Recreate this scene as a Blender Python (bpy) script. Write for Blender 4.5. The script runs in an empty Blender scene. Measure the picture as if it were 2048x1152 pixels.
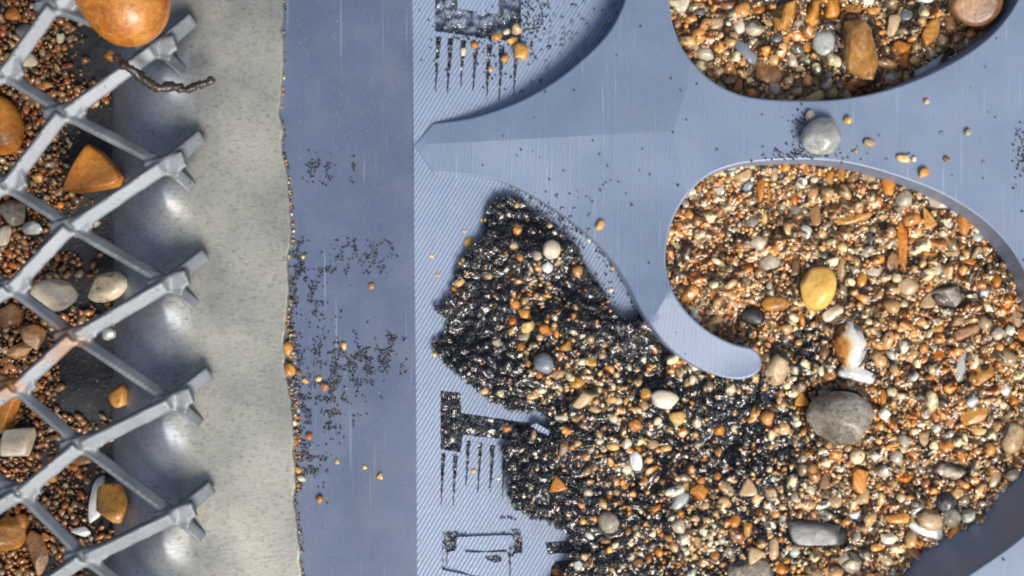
import bpy, bmesh, math, random
import numpy as np
from mathutils import Vector, Matrix
from mathutils.geometry import delaunay_2d_cdt
rng = np.random.default_rng(11)
random.seed(11)
sc = bpy.context.scene
C = sc.collection
sc.unit_settings.scale_length = 0.01            # one unit is one centimetre
H = 16.0                                        # camera height above the tray top
U = 200.0                                       # photograph pixels per centimetre at z = 0

# ---------------------------------------------------------------- camera, sky, sun
cd = bpy.data.cameras.new('camera'); cam = bpy.data.objects.new('camera', cd); C.objects.link(cam)
cam.location = (0, 0, H); cd.sensor_width = 36; cd.lens = 36 * H / 10.24
cd.clip_start = 0.1; cd.clip_end = 500
cd.dof.use_dof = False
sc.camera = cam
SUN_ELEV, SUN_AZ = 50, 158
w = bpy.data.worlds.new('World'); sc.world = w; w.use_nodes = True
nt = w.node_tree; bgn = nt.nodes['Background']
sky = nt.nodes.new('ShaderNodeTexSky'); sky.sky_type = 'NISHITA'; sky.sun_disc = False
sky.sun_elevation = math.radians(SUN_ELEV); sky.sun_rotation = math.radians(SUN_AZ)
sky.air_density = 1.0; sky.dust_density = 4.0; sky.ozone_density = 1.0
nt.links.new(sky.outputs[0], bgn.inputs[0]); bgn.inputs[1].default_value = 0.125
sl = bpy.data.lights.new('sun', 'SUN'); so = bpy.data.objects.new('sun', sl); C.objects.link(so)
sl.energy = 3.3; sl.angle = math.radians(23); sl.color = (1, .98, .95)
a = math.radians(SUN_AZ); e = math.radians(SUN_ELEV)
to_sun = Vector((math.sin(a) * math.cos(e), math.cos(a) * math.cos(e), math.sin(e)))
so.rotation_euler = to_sun.to_track_quat('Z', 'Y').to_euler()
sc.view_settings.view_transform = 'Standard'; sc.view_settings.look = 'None'
sc.cycles.filter_width = 2.1
sc.view_settings.exposure = 0.0; sc.view_settings.gamma = 1

# ---------------------------------------------------------------- helpers
def P(px, py, z=0.0):
    k = (H - z) / H / U
    return ((px - 1024) * k, -(py - 576) * k, z)
def PA(px, py, z):
    k = (H - z) / H / U
    return np.stack([(px - 1024) * k, -(py - 576) * k, z], -1)
def tag(o, label=None, cat=None, group=None, kind=None):
    if label: o['label'] = label
    if cat: o['category'] = cat
    if group: o['group'] = group
    if kind: o['kind'] = kind
    return o
def empty(name, loc):
    o = bpy.data.objects.new(name, None); C.objects.link(o); o.location = loc; o.empty_display_size = .2
    return o
def link(name, me, mat, parent=None, smooth=True):
    me.materials.clear(); me.materials.append(mat)
    if smooth: me.polygons.foreach_set('use_smooth', [True] * len(me.polygons))
    o = bpy.data.objects.new(name, me); C.objects.link(o)
    if parent:
        o.parent = parent; o.matrix_parent_inverse = Matrix.Translation(-parent.location)
    return o
def tri_mesh(name, V, F, col=None):
    me = bpy.data.meshes.new(name)
    me.vertices.add(len(V)); me.vertices.foreach_set('co', np.asarray(V, np.float32).ravel())
    F = np.asarray(F, np.int32); n = F.shape[1]
    me.loops.add(F.size); me.loops.foreach_set('vertex_index', F.ravel())
    me.polygons.add(len(F)); me.polygons.foreach_set('loop_start', np.arange(0, F.size, n, dtype=np.int32))
    try: me.polygons.foreach_set('loop_total', np.full(len(F), n, np.int32))
    except Exception: pass
    if col is not None:
        at = me.color_attributes.new('grain_colour', 'FLOAT_COLOR', 'POINT')
        c4 = np.ones((len(V), 4), np.float32); c4[:, :3] = col
        at.data.foreach_set('color', c4.ravel())
    me.update(calc_edges=True); me.validate()
    return me
def inpoly(px, py, poly):
    poly = np.asarray(poly, float); x1, y1 = poly[:, 0], poly[:, 1]
    x2, y2 = np.roll(x1, -1), np.roll(y1, -1)
    px = np.asarray(px, float); py = np.asarray(py, float)
    r = np.zeros(px.shape, bool)
    for a_, b_, c_, d_ in zip(x1, y1, x2, y2):
        if b_ == d_: continue
        r ^= ((b_ > py) != (d_ > py)) & (px < (c_ - a_) * (py - b_) / (d_ - b_) + a_)
    return r
def smooth_poly(pts, closed=True, step=7.0, sharp=()):
    """Catmull-Rom through the points, resampled evenly"""
    pts = [np.array(p, float) for p in pts]; n = len(pts); out = []
    rngk = n if closed else n - 1
    for i in range(rngk):
        p0, p1, p2, p3 = pts[(i-1) % n if closed else max(i-1, 0)], pts[i], pts[(i+1) % n], pts[(i+2) % n if closed else min(i+2, n-1)]
        if i in sharp: p0 = p1
        if (i + 1) % n in sharp: p3 = p2
        L = np.linalg.norm(p2 - p1); m = max(1, int(L / step))
        for k in range(m):
            t = k / m
            out.append(.5 * ((2*p1) + (-p0+p2)*t + (2*p0-5*p1+4*p2-p3)*t*t + (-p0+3*p1-3*p2+p3)*t**3))
    if not closed: out.append(pts[-1])
    return np.array(out)
def pnoise(x, y, seed, n=7, f=(0.01, 0.05)):
    r = np.random.default_rng(seed); s = 0
    for i in range(n):
        a_ = r.uniform(0, 2*np.pi); k = r.uniform(*f); s = s + np.sin((x*np.cos(a_) + y*np.sin(a_)) * k * 2*np.pi + r.uniform(0, 6.28))
    return s / n ** .5
def blur(A, s):
    r = max(1, int(3 * s)); k = np.exp(-.5 * (np.arange(-r, r+1) / s) ** 2); k /= k.sum()
    B = np.pad(A, ((r, r), (0, 0)), 'edge'); A = sum(k[i] * B[i:i + A.shape[0]] for i in range(2*r+1))
    B = np.pad(A, ((0, 0), (r, r)), 'edge'); return sum(k[i] * B[:, i:i + A.shape[1]] for i in range(2*r+1))

# ---------------------------------------------------------------- materials
class NT:
    def __init__(s, name):
        s.m = bpy.data.materials.new(name); s.m.use_nodes = True; s.t = s.m.node_tree
        s.p = s.t.nodes['Principled BSDF']; s.out = s.t.nodes['Material Output']
    def n(s, ty, **kw):
        x = s.t.nodes.new('ShaderNode' + ty)
        for k, v in kw.items():
            if k in x.inputs: x.inputs[k].default_value = v
            else: setattr(x, k, v)
        return x
    def l(s, a_, b_): s.t.links.new(a_, b_)
    def ramp(s, src, stops, interp='LINEAR'):
        r = s.n('ValToRGB'); r.color_ramp.interpolation = interp
        while len(r.color_ramp.elements) < len(stops): r.color_ramp.elements.new(.5)
        for el, (p_, c_) in zip(r.color_ramp.elements, stops):
            el.position = p_; el.color = (*c_, 1) if len(c_) == 3 else c_
        s.l(src, r.inputs[0]); return r.outputs[0]
    def mix(s, f, a_, b_, mode='MIX'):
        x = s.n('Mix', data_type='RGBA', blend_type=mode)
        for sock, v in ((x.inputs[0], f), (x.inputs[6], a_), (x.inputs[7], b_)):
            if hasattr(v, 'links'): s.l(v, sock)
            else: sock.default_value = v if not isinstance(v, tuple) or len(v) == 4 else (*v, 1)
        return x.outputs[2]
    def math(s, op, a_, b_=0.0):
        x = s.n('Math', operation=op)
        for sock, v in zip(x.inputs, (a_, b_)):
            if hasattr(v, 'links'): s.l(v, sock)
            else: sock.default_value = v
        return x.outputs[0]
    def bump(s, h, strength, dist, prev=None):
        b = s.n('Bump'); b.inputs['Strength'].default_value = strength; b.inputs['Distance'].default_value = dist
        s.l(h, b.inputs['Height'])
        if prev: s.l(prev, b.inputs['Normal'])
        return b.outputs[0]

def plastic(name, lines=0.0, period=7.5, ang=31, rough=.4, col=(.165, .235, .41), col2=None, scratch=0.0, dist=.006, spec=.55):
    n = NT(name); g = n.n('NewGeometry'); pos = g.outputs['Position']
    no = n.n('TexNoise', Scale=1.3, Detail=5.0, Roughness=.6); n.l(pos, no.inputs['Vector'])
    c1 = n.mix(n.ramp(no.outputs[0], [(.35, (0, 0, 0)), (.65, (1, 1, 1))]), tuple(x * .93 for x in col), tuple(min(1, x * 1.07) for x in col))
    fn = n.n('TexNoise', Scale=60.0, Detail=2.0); n.l(pos, fn.inputs['Vector'])
    c2 = n.mix(n.ramp(fn.outputs[0], [(.62, (0, 0, 0)), (.75, (.25,) * 3)]), c1, (.5, .58, .7))
    st = n.n('TexNoise', Scale=2.6, Detail=8.0, Roughness=.72, Distortion=.4); n.l(pos, st.inputs['Vector'])
    c2 = n.mix(n.ramp(st.outputs[0], [(.50, (0,) * 3), (.74, (.34,) * 3)]), c2, (.16, .155, .14))
    sc2 = n.n('Mapping'); n.l(pos, sc2.inputs['Vector']); sc2.inputs['Rotation'].default_value = (0, 0, math.radians(48)); sc2.inputs['Scale'].default_value = (34, .9, 0)
    sn = n.n('TexNoise', Scale=1.0, Detail=1.0); n.l(sc2.outputs[0], sn.inputs['Vector'])
    c2 = n.mix(n.ramp(sn.outputs[0], [(.68, (0,) * 3), (.76, (.22,) * 3)]), c2, (.55, .62, .72))
    n.l(c2, n.p.inputs['Base Color'])
    r = n.ramp(no.outputs[0], [(.3, (rough - .06,) * 3), (.7, (rough + .08,) * 3)]); n.l(r, n.p.inputs['Roughness'])
    prev = n.bump(fn.outputs[0], .25, .004)
    if lines > 0:
        mp = n.n('Mapping'); n.l(pos, mp.inputs['Vector']); mp.inputs['Rotation'].default_value = (0, 0, math.radians(ang))
        mp.inputs['Scale'].default_value = (1, 1, 0)
        wv = n.n('TexWave', wave_type='BANDS', bands_direction='X', wave_profile='SIN')
        wv.inputs['Scale'].default_value = 2 * math.pi / 20 / (period / U); wv.inputs['Distortion'].default_value = .5
        wv.inputs['Detail'].default_value = 1; wv.inputs['Detail Scale'].default_value = .12
        n.l(mp.outputs[0], wv.inputs['Vector'])
        m2 = n.n('Mapping'); n.l(pos, m2.inputs['Vector']); m2.inputs['Rotation'].default_value = (0, 0, math.radians(ang)); m2.inputs['Scale'].default_value = (26, 1.6, 0)
        n2 = n.n('TexNoise', Scale=1.0, Detail=2.0); n.l(m2.outputs[0], n2.inputs['Vector'])
        hh = n.math('ADD', wv.outputs[0], n.math('MULTIPLY', n2.outputs[0], 1.3))
        prev = n.bump(hh, lines, dist, prev)
    if scratch > 0:
        for k, aa in enumerate((35, 52)):
            m2 = n.n('Mapping'); n.l(pos, m2.inputs['Vector']); m2.inputs['Rotation'].default_value = (0, 0, math.radians(aa)); m2.inputs['Scale'].default_value = (30, .7, 0)
            n2 = n.n('TexNoise', Scale=1.0, Detail=1.0); n.l(m2.outputs[0], n2.inputs['Vector'])
            prev = n.bump(n.ramp(n2.outputs[0], [(.6, (0,) * 3), (.75, (1,) * 3)]), scratch, .004, prev)
    n.l(prev, n.p.inputs['Normal'])
    n.p.inputs['Specular IOR Level'].default_value = spec
    return n.m
M_floor = plastic('ribbed_blue_plastic', lines=.6, period=7.6, ang=31, rough=.40, dist=.006, col=(.215, .277, .385), spec=.9)
M_band = plastic('smooth_blue_plastic', rough=.42, scratch=.10, col=(.085, .117, .192), spec=1.0)
M_top = plastic('worn_blue_plastic', lines=.11, period=8, ang=8, rough=.42, scratch=.3, dist=.004, col=(.170, .226, .322), spec=1.0)

def stone(name, cols, rough=.45, coat=.75, scale=2.2, speck=None, transl=0.0, bump=.42):
    n = NT(name); tc = n.n('TexCoord'); oi = n.n('ObjectInfo')
    mp = n.n('Mapping'); n.l(tc.outputs['Object'], mp.inputs['Vector'])
    cb = n.n('CombineXYZ'); n.l(n.math('MULTIPLY', oi.outputs['Random'], 40.0), cb.inputs[0]); n.l(n.math('MULTIPLY', oi.outputs['Random'], 17.0), cb.inputs[2])
    n.l(cb.outputs[0], mp.inputs['Location'])
    no = n.n('TexNoise', Scale=scale, Detail=6.0, Roughness=.62, Distortion=.6); n.l(mp.outputs[0], no.inputs['Vector'])
    st = [(.28 + .44 * i / (len(cols) - 1), c) for i, c in enumerate(cols)]
    c = n.ramp(no.outputs[0], st)
    if speck:
        n3 = n.n('TexNoise', Scale=scale * 6, Detail=3.0, Roughness=.7); n.l(mp.outputs[0], n3.inputs['Vector'])
        c = n.mix(n.ramp(n3.outputs[0], [(.56, (0,) * 3), (.66, (.85,) * 3)]), c, speck)
    vn = n.n('TexNoise', Scale=scale * 1.7, Detail=8.0, Roughness=.7, Distortion=1.6); n.l(mp.outputs[0], vn.inputs['Vector'])
    c = n.mix(n.ramp(vn.outputs[0], [(.47, (0,) * 3), (.50, (.30,) * 3), (.53, (0,) * 3)]), c, tuple(min(.85, x * 1.7 + .08) for x in cols[-1]))
    pn = n.n('TexNoise', Scale=scale * 9, Detail=4.0, Roughness=.65); n.l(mp.outputs[0], pn.inputs['Vector'])
    c = n.mix(n.ramp(pn.outputs[0], [(.55, (0,) * 3), (.70, (.6,) * 3)]), c, tuple(x * .45 for x in cols[0]))
    hs = n.n('HueSaturation'); n.l(c, hs.inputs['Color'])
    n.l(n.math('ADD', n.math('MULTIPLY', oi.outputs['Random'], .4), .8), hs.inputs['Value']); n.l(hs.outputs[0], n.p.inputs['Base Color'])
    n.p.inputs['Roughness'].default_value = rough; n.l(n.ramp(no.outputs[0], [(.35, (coat * .35,) * 3), (.6, (coat,) * 3)]), n.p.inputs['Coat Weight']); n.p.inputs['Coat Roughness'].default_value = .18
    n.p.inputs['Coat IOR'].default_value = 1.4
    if transl:
        n.p.inputs['Subsurface Weight'].default_value = transl; n.p.inputs['Subsurface Radius'].default_value = (1, .5, .25); n.p.inputs['Subsurface Scale'].default_value = .08
    b = n.n('TexNoise', Scale=scale * 5, Detail=4.0); n.l(mp.outputs[0], b.inputs['Vector'])
    n.l(n.bump(b.outputs[0], bump, .03), n.p.inputs['Normal'])
    return n.m
def two_tone():
    n = NT('amber_stained_quartz'); tc = n.n('TexCoord'); sp = n.n('SeparateXYZ'); n.l(tc.outputs['Generated'], sp.inputs[0])
    no = n.n('TexNoise', Scale=3.0, Detail=5.0, Roughness=.6); n.l(tc.outputs['Generated'], no.inputs['Vector'])
    f = n.math('ADD', sp.outputs[0], n.math('MULTIPLY', n.math('SUBTRACT', no.outputs[0], .5), .9))
    n.l(n.ramp(f, [(.12, (.30, .09, .008)), (.34, (.62, .28, .05)), (.46, (.66, .58, .42)), (.7, (.70, .68, .64))]), n.p.inputs['Base Color'])
    n.p.inputs['Roughness'].default_value = .4; n.p.inputs['Coat Weight'].default_value = .8; n.p.inputs['Coat Roughness'].default_value = .15
    n.l(n.bump(no.outputs[0], .3, .06), n.p.inputs['Normal']); return n.m
PAL = {   # wet stone colours
 'amber':  (stone('wet_amber_stone', [(.20, .065, .008), (.48, .19, .022), (.68, .34, .07)], transl=.25), 'amber'),
 'orange': (stone('wet_orange_stone', [(.24, .06, .005), (.50, .16, .012), (.66, .28, .04)], transl=.2, coat=.5), 'orange'),
 'yellow': (stone('wet_golden_stone', [(.50, .22, .03), (.72, .40, .09), (.82, .58, .26)], transl=.3), 'golden yellow'),
 'brown':  (stone('wet_brown_stone', [(.07, .03, .01), (.24, .11, .035), (.38, .20, .075)], transl=.15), 'brown'),
 'tan':    (stone('wet_tan_stone', [(.26, .15, .07), (.45, .29, .14), (.58, .42, .24)], transl=.15), 'tan'),
 'beige':  (stone('wet_beige_stone', [(.30, .23, .15), (.46, .37, .25), (.58, .50, .37)]), 'beige'),
 'cream':  (stone('wet_cream_stone', [(.50, .40, .25), (.68, .57, .39), (.80, .73, .58)], transl=.15), 'cream'),
 'white':  (stone('wet_white_stone', [(.52, .52, .48), (.70, .69, .64), (.80, .79, .76)], transl=.2), 'white'),
 'clear':  (stone('glassy_grey_stone', [(.26, .27, .24), (.38, .39, .35), (.56, .56, .50)], rough=.2, transl=.35), 'pale grey'),
 'slate':  (stone('wet_slate_stone', [(.10, .115, .125), (.15, .17, .19), (.21, .23, .25)], bump=.06), 'slate grey'),
 'grey':   (stone('wet_grey_stone', [(.03, .03, .029), (.065, .065, .062), (.17, .17, .165)]), 'grey'),
 'glass':  (stone('dark_amber_glassy_stone', [(.035, .012, .003), (.20, .085, .02), (.55, .25, .05), (.62, .36, .12)], scale=1.3, transl=.2, rough=.3), 'dark amber'),
 'gold':   (stone('wet_bright_amber_stone', [(.60, .24, .03), (.80, .40, .06), (.86, .56, .16)], transl=.2), 'golden amber'),
 'taupe':  (stone('wet_taupe_stone', [(.10, .08, .055), (.21, .175, .125), (.36, .32, .26)], speck=(.10, .08, .05), coat=.45, bump=.7), 'grey brown'),
 'black':  (stone('wet_black_stone', [(.012, .012, .013), (.03, .028, .026), (.07, .065, .06)]), 'black'),
 'two':    (two_tone(), 'white and amber'),
 'spot':   (stone('brown_spotted_cream_stone', [(.55, .43, .25), (.72, .58, .36), (.80, .70, .50)], speck=(.12, .07, .03)), 'brown speckled cream'),
}
def grain_mat(name, rough=.4, coat=1.0):
    n = NT(name); at = n.n('Attribute', attribute_name='grain_colour'); g = n.n('NewGeometry')
    no = n.n('TexNoise', Scale=22.0, Detail=3.0); n.l(g.outputs['Position'], no.inputs['Vector'])
    k = n.ramp(no.outputs[0], [(.3, (.72,) * 3), (.7, (1.25,) * 3)])
    n.l(n.mix(1.0, at.outputs['Color'], k, 'MULTIPLY'), n.p.inputs['Base Color'])
    n.p.inputs['Roughness'].default_value = rough; n.p.inputs['Coat Weight'].default_value = coat; n.p.inputs['Coat Roughness'].default_value = .12
    return n.m
M_grain = grain_mat('wet_sand_grains')
def water_mat():
    n = NT('thin_clear_water'); t = n.t
    g = n.n('NewGeometry'); no = n.n('TexNoise', Scale=11.0, Detail=1.5); n.l(g.outputs['Position'], no.inputs['Vector'])
    nb = n.bump(no.outputs[0], .8, .03)
    fr = n.n('Fresnel', IOR=1.5); n.l(nb, fr.inputs['Normal'])
    gl = n.n('BsdfGlossy', Roughness=.12); n.l(nb, gl.inputs['Normal'])
    tr = n.n('BsdfTransparent'); mx = n.n('MixShader'); n.l(fr.outputs[0], mx.inputs[0]); n.l(tr.outputs[0], mx.inputs[1]); n.l(gl.outputs[0], mx.inputs[2])
    n.l(mx.outputs[0], n.out.inputs['Surface']); t.nodes.remove(n.p); return n.m
M_water = water_mat()
def bed_mat(name, c1, c2):
    n = NT(name); g = n.n('NewGeometry'); no = n.n('TexNoise', Scale=14.0, Detail=6.0, Roughness=.7); n.l(g.outputs['Position'], no.inputs['Vector'])
    n.l(n.ramp(no.outputs[0], [(.35, c1), (.65, c2)]), n.p.inputs['Base Color']); n.p.inputs['Roughness'].default_value = .45
    n.l(n.bump(no.outputs[0], .8, .04), n.p.inputs['Normal']); return n.m
M_bed = bed_mat('silt_between_grains', (.012, .01, .009), (.06, .045, .03)); M_bed2 = bed_mat('brown_silt', (.07, .04, .018), (.22, .14, .07))
M_rubber = bed_mat('black_rubber', (.012, .013, .015), (.022, .023, .026))
def steel_mat(name, col, rough, streak, metal, dirt=(.05, .048, .04)):
    n = NT(name); g = n.n('NewGeometry'); pos = g.outputs['Position']
    mp = n.n('Mapping'); n.l(pos, mp.inputs['Vector']); mp.inputs['Scale'].default_value = (2.6, 9, 2.6); mp.inputs['Rotation'].default_value = (0, 0, math.radians(-6))
    no = n.n('TexNoise', Scale=4.0, Detail=6.0, Roughness=.75); n.l(mp.outputs[0], no.inputs['Vector'])
    big = n.n('TexNoise', Scale=1.1, Detail=4.0, Roughness=.6); n.l(pos, big.inputs['Vector'])
    base = n.mix(n.ramp(big.outputs[0], [(.38, (0,) * 3), (.62, (1,) * 3)]), tuple(c * .74 for c in col), (col[0] * 1.1, col[1] * 1.07, col[2] * .98))
    m3 = n.ramp(no.outputs[0], [(.565, (0,) * 3), (.64, (streak,) * 3)])
    ms = n.n('TexNoise', Scale=22.0, Detail=5.0, Roughness=.75); n.l(pos, ms.inputs['Vector'])
    m4 = n.mix(.5, m3, n.ramp(ms.outputs[0], [(.50, (0,) * 3), (.70, (streak,) * 3)]))
    sx = n.n('SeparateXYZ'); n.l(pos, sx.inputs[0])
    roll = n.ramp(n.math('ADD', n.math('MULTIPLY', n.math('ADD', sx.outputs[0], 3.9), 1.1), n.math('MULTIPLY', big.outputs[0], .5)), [(.35, (1,) * 3), (1.0, (0,) * 3)])
    base = n.mix(roll, base, (.34, .375, .45))
    n.l(n.mix(m4, base, dirt), n.p.inputs['Base Color'])
    n.l(n.ramp(roll, [(0, (.55,) * 3), (1, (1.0,) * 3)]), n.p.inputs['Metallic'])
    n.l(n.math('ADD', n.math('MULTIPLY', roll, .10), n.ramp(no.outputs[0], [(.35, (rough + .02,) * 3), (.7, (rough + .16,) * 3)])), n.p.inputs['Roughness'])
    n.l(n.bump(ms.outputs[0], .12, .01, n.bump(no.outputs[0], .15, .02)), n.p.inputs['Normal'])
    return n.m
M_plate = steel_mat('stained_galvanised_steel', (.37, .375, .345), .40, .85, .35)
def mesh_mat():
    n = NT('dull_zinc_mesh'); g = n.n('NewGeometry'); pos = g.outputs['Position']
    no = n.n('TexNoise', Scale=3.0, Detail=6.0, Roughness=.65); n.l(pos, no.inputs['Vector'])
    c = n.ramp(no.outputs[0], [(.3, (.13, .142, .152)), (.7, (.24, .255, .27))])
    sp = n.n('TexNoise', Scale=24.0, Detail=2.0); n.l(pos, sp.inputs['Vector'])
    c = n.mix(n.ramp(sp.outputs[0], [(.68, (0,) * 3), (.74, (.8,) * 3)]), c, (.05, .045, .04))
    # rust stain on the crossing near the left edge
    vm = n.n('VectorMath', operation='DISTANCE'); n.l(pos, vm.inputs[0]); vm.inputs[1].default_value = P(120, 690, -.05)
    f = n.math('ADD', vm.outputs['Value'], n.math('MULTIPLY', no.outputs[0], .6))
    c = n.mix(n.ramp(f, [(.36, (.7,) * 3), (.58, (0,) * 3)]), c, (.24, .12, .045))
    vm2 = n.n('VectorMath', operation='DISTANCE'); n.l(pos, vm2.inputs[0]); vm2.inputs[1].default_value = P(12, 762, -.05)
    f = n.math('ADD', vm2.outputs['Value'], n.math('MULTIPLY', no.outputs[0], .5))
    c = n.mix(n.ramp(f, [(.30, (.85,) * 3), (.46, (0,) * 3)]), c, (.30, .12, .02))
    n.l(c, n.p.inputs['Base Color']); n.p.inputs['Metallic'].default_value = .35; n.l(n.ramp(no.outputs[0], [(.3, (.42,) * 3), (.7, (.6,) * 3)]), n.p.inputs['Roughness'])
    n.l(n.bump(sp.outputs[0], .1, .01, n.bump(no.outputs[0], .2, .03)), n.p.inputs['Normal']); return n.m
M_mesh = mesh_mat()
M_twig = stone('rotten_dark_twig', [(.006, .004, .003), (.022, .012, .007), (.06, .028, .012)], scale=5, coat=.7, bump=.6)

# ---------------------------------------------------------------- tray heights
def floor_z(x, y):
    x = np.asarray(x, float)
    return np.interp(x, [780, 830, 1000, 1150, 1350, 1600, 2500], [-.34, -.34, -.42, -.52, -.70, -.85, -.85])
def band_z(x, y):
    return np.interp(np.asarray(x, float), [400, 570, 822], [-.42, -.40, -.34])
def wedge_z(x, y):
    x = np.asarray(x, float); y = np.asarray(y, float)
    # the facet edge runs (1385,140) - (1345,262) - (1378,400) - (1305,640)
    xe = np.interp(y, [-200, 140, 262, 400, 560, 640], [1400, 1385, 1345, 1376, 1352, 1305])
    yc = 290 + (x - 830) * (262 - 290) / (1345 - 830)
    t = np.clip((xe - x) / (xe - 822), 0, 1)
    z = -.335 * t
    roof = np.abs(y - yc) / 200.0
    arm = np.where(x < 1700, -.11 * np.clip((y - 585 - (x - 1310) * -.2) / 180, 0, 1), 0)
    return np.where(x < xe, z - roof * .12 * np.clip((xe - x) / 240, 0, 1), 0.0) + arm * (y < 900)

def cdt_surface(loops, inner, keep, zf, mat, name, parent, lines=()):
    """triangulate the plane between closed loops (photo pixels) and lift it to zf"""
    pts, edges = [], []
    for lp in loops:
        b = len(pts); n = len(lp); pts += [Vector((float(p[0]), float(p[1]))) for p in lp]
        edges += [(b + i, b + (i + 1) % n) for i in range(n)]
    for ln in lines:
        b = len(pts); pts += [Vector((float(p[0]), float(p[1]))) for p in ln]; edges += [(b + i, b + i + 1) for i in range(len(ln) - 1)]
    pts += [Vector((float(p[0]), float(p[1]))) for p in inner]
    v, e_, f, *_ = delaunay_2d_cdt(pts, edges, [], 0, 1e-4)
    v = np.array([(p.x, p.y) for p in v]); f = np.array([t for t in f if len(t) == 3])
    c = v[f].mean(1); f = f[keep(c[:, 0], c[:, 1])]
    X = PA(v[:, 0], v[:, 1], zf(v[:, 0], v[:, 1]))
    a_, b_, c_ = X[f[:, 0]], X[f[:, 1]], X[f[:, 2]]
    flip = np.cross(b_ - a_, c_ - a_)[:, 2] < 0
    f[flip] = f[flip][:, ::-1]
    return link(name, tri_mesh(name, X, f), mat, parent)
def strip(rings, closed=True):
    """rings: list of (n,3) arrays -> quads"""
    V = np.concatenate(rings); n = len(rings[0]); F = []
    for k in range(len(rings) - 1):
        for i in range(n if closed else n - 1):
            j = (i + 1) % n; F.append((k*n + i, k*n + j, (k+1)*n + j, (k+1)*n + i))
    return V, np.array(F)

tray = empty('sluice_tray', P(1300, 576, -.9))
tag(tray, 'blue plastic sluice tray with curved riffle and gravel filled pockets', 'sluice tray')

# --- the raised body: arrow shaped riffle, flat top, hook arm, right bank
body_pts = [(1262, -60), (1250, 0), (1222, 58), (1180, 105), (1120, 155), (1060, 192), (1000, 218), (935, 237), (866, 246), (826, 290),
            (866, 347), (940, 352), (1000, 363), (1050, 384), (1110, 420), (1170, 465), (1215, 510), (1250, 560), (1277, 612), (1308, 660),
            (1345, 702), (1400, 738), (1460, 758), (1500, 755), (1521, 738), (1521, 714), (1505, 697), (1468, 688), (1420, 664), (1375, 625), (1345, 580),
            (1332, 530), (1335, 480), (1350, 430), (1380, 385), (1420, 350), (1480, 329), (1560, 321), (1640, 321), (1710, 330), (1790, 352),
            (1865, 380), (1930, 415), (1985, 458), (2030, 512), (2070, 590), (2110, 700), (2130, 800), (2120, 900), (2090, 1000), (2048, 1069), (1934, 1152), (1850, 1210), (1700, 1260),
            (1700, 1400), (2500, 1400), (2500, -400), (2100, -400), (1290, -400)]
SH = (8, 9, 10, 54, 55, 56, 57, 58, 0)
body = smooth_poly(body_pts, step=7, sharp=SH)
pocketA_pts = [(1338, -60), (1339, 0), (1346, 50), (1364, 95), (1394, 135), (1432, 167), (1480, 189), (1530, 198), (1600, 201), (1670, 199), (1745, 187),
               (1815, 166), (1885, 135), (1945, 100), (1996, 56), (2035, 0), (2060, -70), (1990, -200), (1800, -280), (1560, -270), (1400, -190)]
pocketA = smooth_poly(pocketA_pts, step=7)
def normals2(lp):
    t = np.roll(lp, -1, 0) - np.roll(lp, 1, 0); t /= np.linalg.norm(t, axis=1)[:, None] + 1e-9
    n = np.stack([-t[:, 1], t[:, 0]], -1)
    area = .5 * np.sum(lp[:, 0] * np.roll(lp[:, 1], -1) - np.roll(lp[:, 0], -1) * lp[:, 1])
    return n if area > 0 else -n          # points into the loop
nb_ = normals2(body); na_ = normals2(pocketA)
insB = body + nb_ * 4.0; insA = pocketA - na_ * 4.0
gx, gy = np.meshgrid(np.arange(830, 2500, 22), np.arange(-400, 1400, 22))
gx = (gx + (np.arange(gx.shape[0]) % 2)[:, None] * 11).ravel().astype(float); gy = gy.ravel().astype(float)
def near(px, py, lp, d):
    m = np.zeros(len(px), bool)
    for s in range(0, len(lp), 60):
        m |= (np.hypot(px[:, None] - lp[None, s:s+60, 0], py[:, None] - lp[None, s:s+60, 1]).min(1) < d)
    return m
ok = inpoly(gx, gy, insB) & ~inpoly(gx, gy, insA) & ~near(gx, gy, insB, 9) & ~near(gx, gy, insA, 9)
XE = lambda y: np.interp(y, [-200, 140, 262, 400, 560, 640], [1400, 1385, 1345, 1376, 1352, 1305])
facet = [(float(XE(y)), y) for y in list(range(162, 262, 10)) + [262] + list(range(272, 396, 10))]
facet2 = [(float(XE(y)), y) for y in range(592, 640, 8)]
crease = [(x, 290 + (x - 830) * (262 - 290) / 515) for x in range(850, 1335, 11)] + [(1345.0, 262)]
LN = np.array(facet + facet2 + crease)
crease = crease[:-1]
ok &= ~near(gx, gy, LN, 8)
inner = list(zip(gx[ok], gy[ok]))
cdt_surface([insB, insA], inner, lambda x, y: inpoly(x, y, insB) & ~inpoly(x, y, insA), wedge_z, M_top, 'riffle_top', tray, lines=(facet, facet2, crease))
_m = bpy.data.objects['riffle_top'].data; _c = np.empty(len(_m.vertices) * 3); _m.vertices.foreach_get('co', _c); _c = _c.reshape(-1, 3)
_k = U / ((H - _c[:, 2]) / H); _px = 1024 + _c[:, 0] * _k; _py = 576 - _c[:, 1] * _k
_on = (np.abs(_px - XE(_py)) < .6) & (((_py > 155) & (_py < 396)) | (_py > 588) & (_py < 640)) | (np.abs(_py - (290 - (_px - 830) * 28 / 515)) < .4) & (_px < 1346)
_e = np.empty(len(_m.edges) * 2, np.int32); _m.edges.foreach_get('vertices', _e); _e = _e.reshape(-1, 2)
_sh = _on[_e[:, 0]] & _on[_e[:, 1]]
_at = _m.attributes.new('sharp_edge', 'BOOLEAN', 'EDGE'); _at.data.foreach_set('value', _sh)
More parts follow.
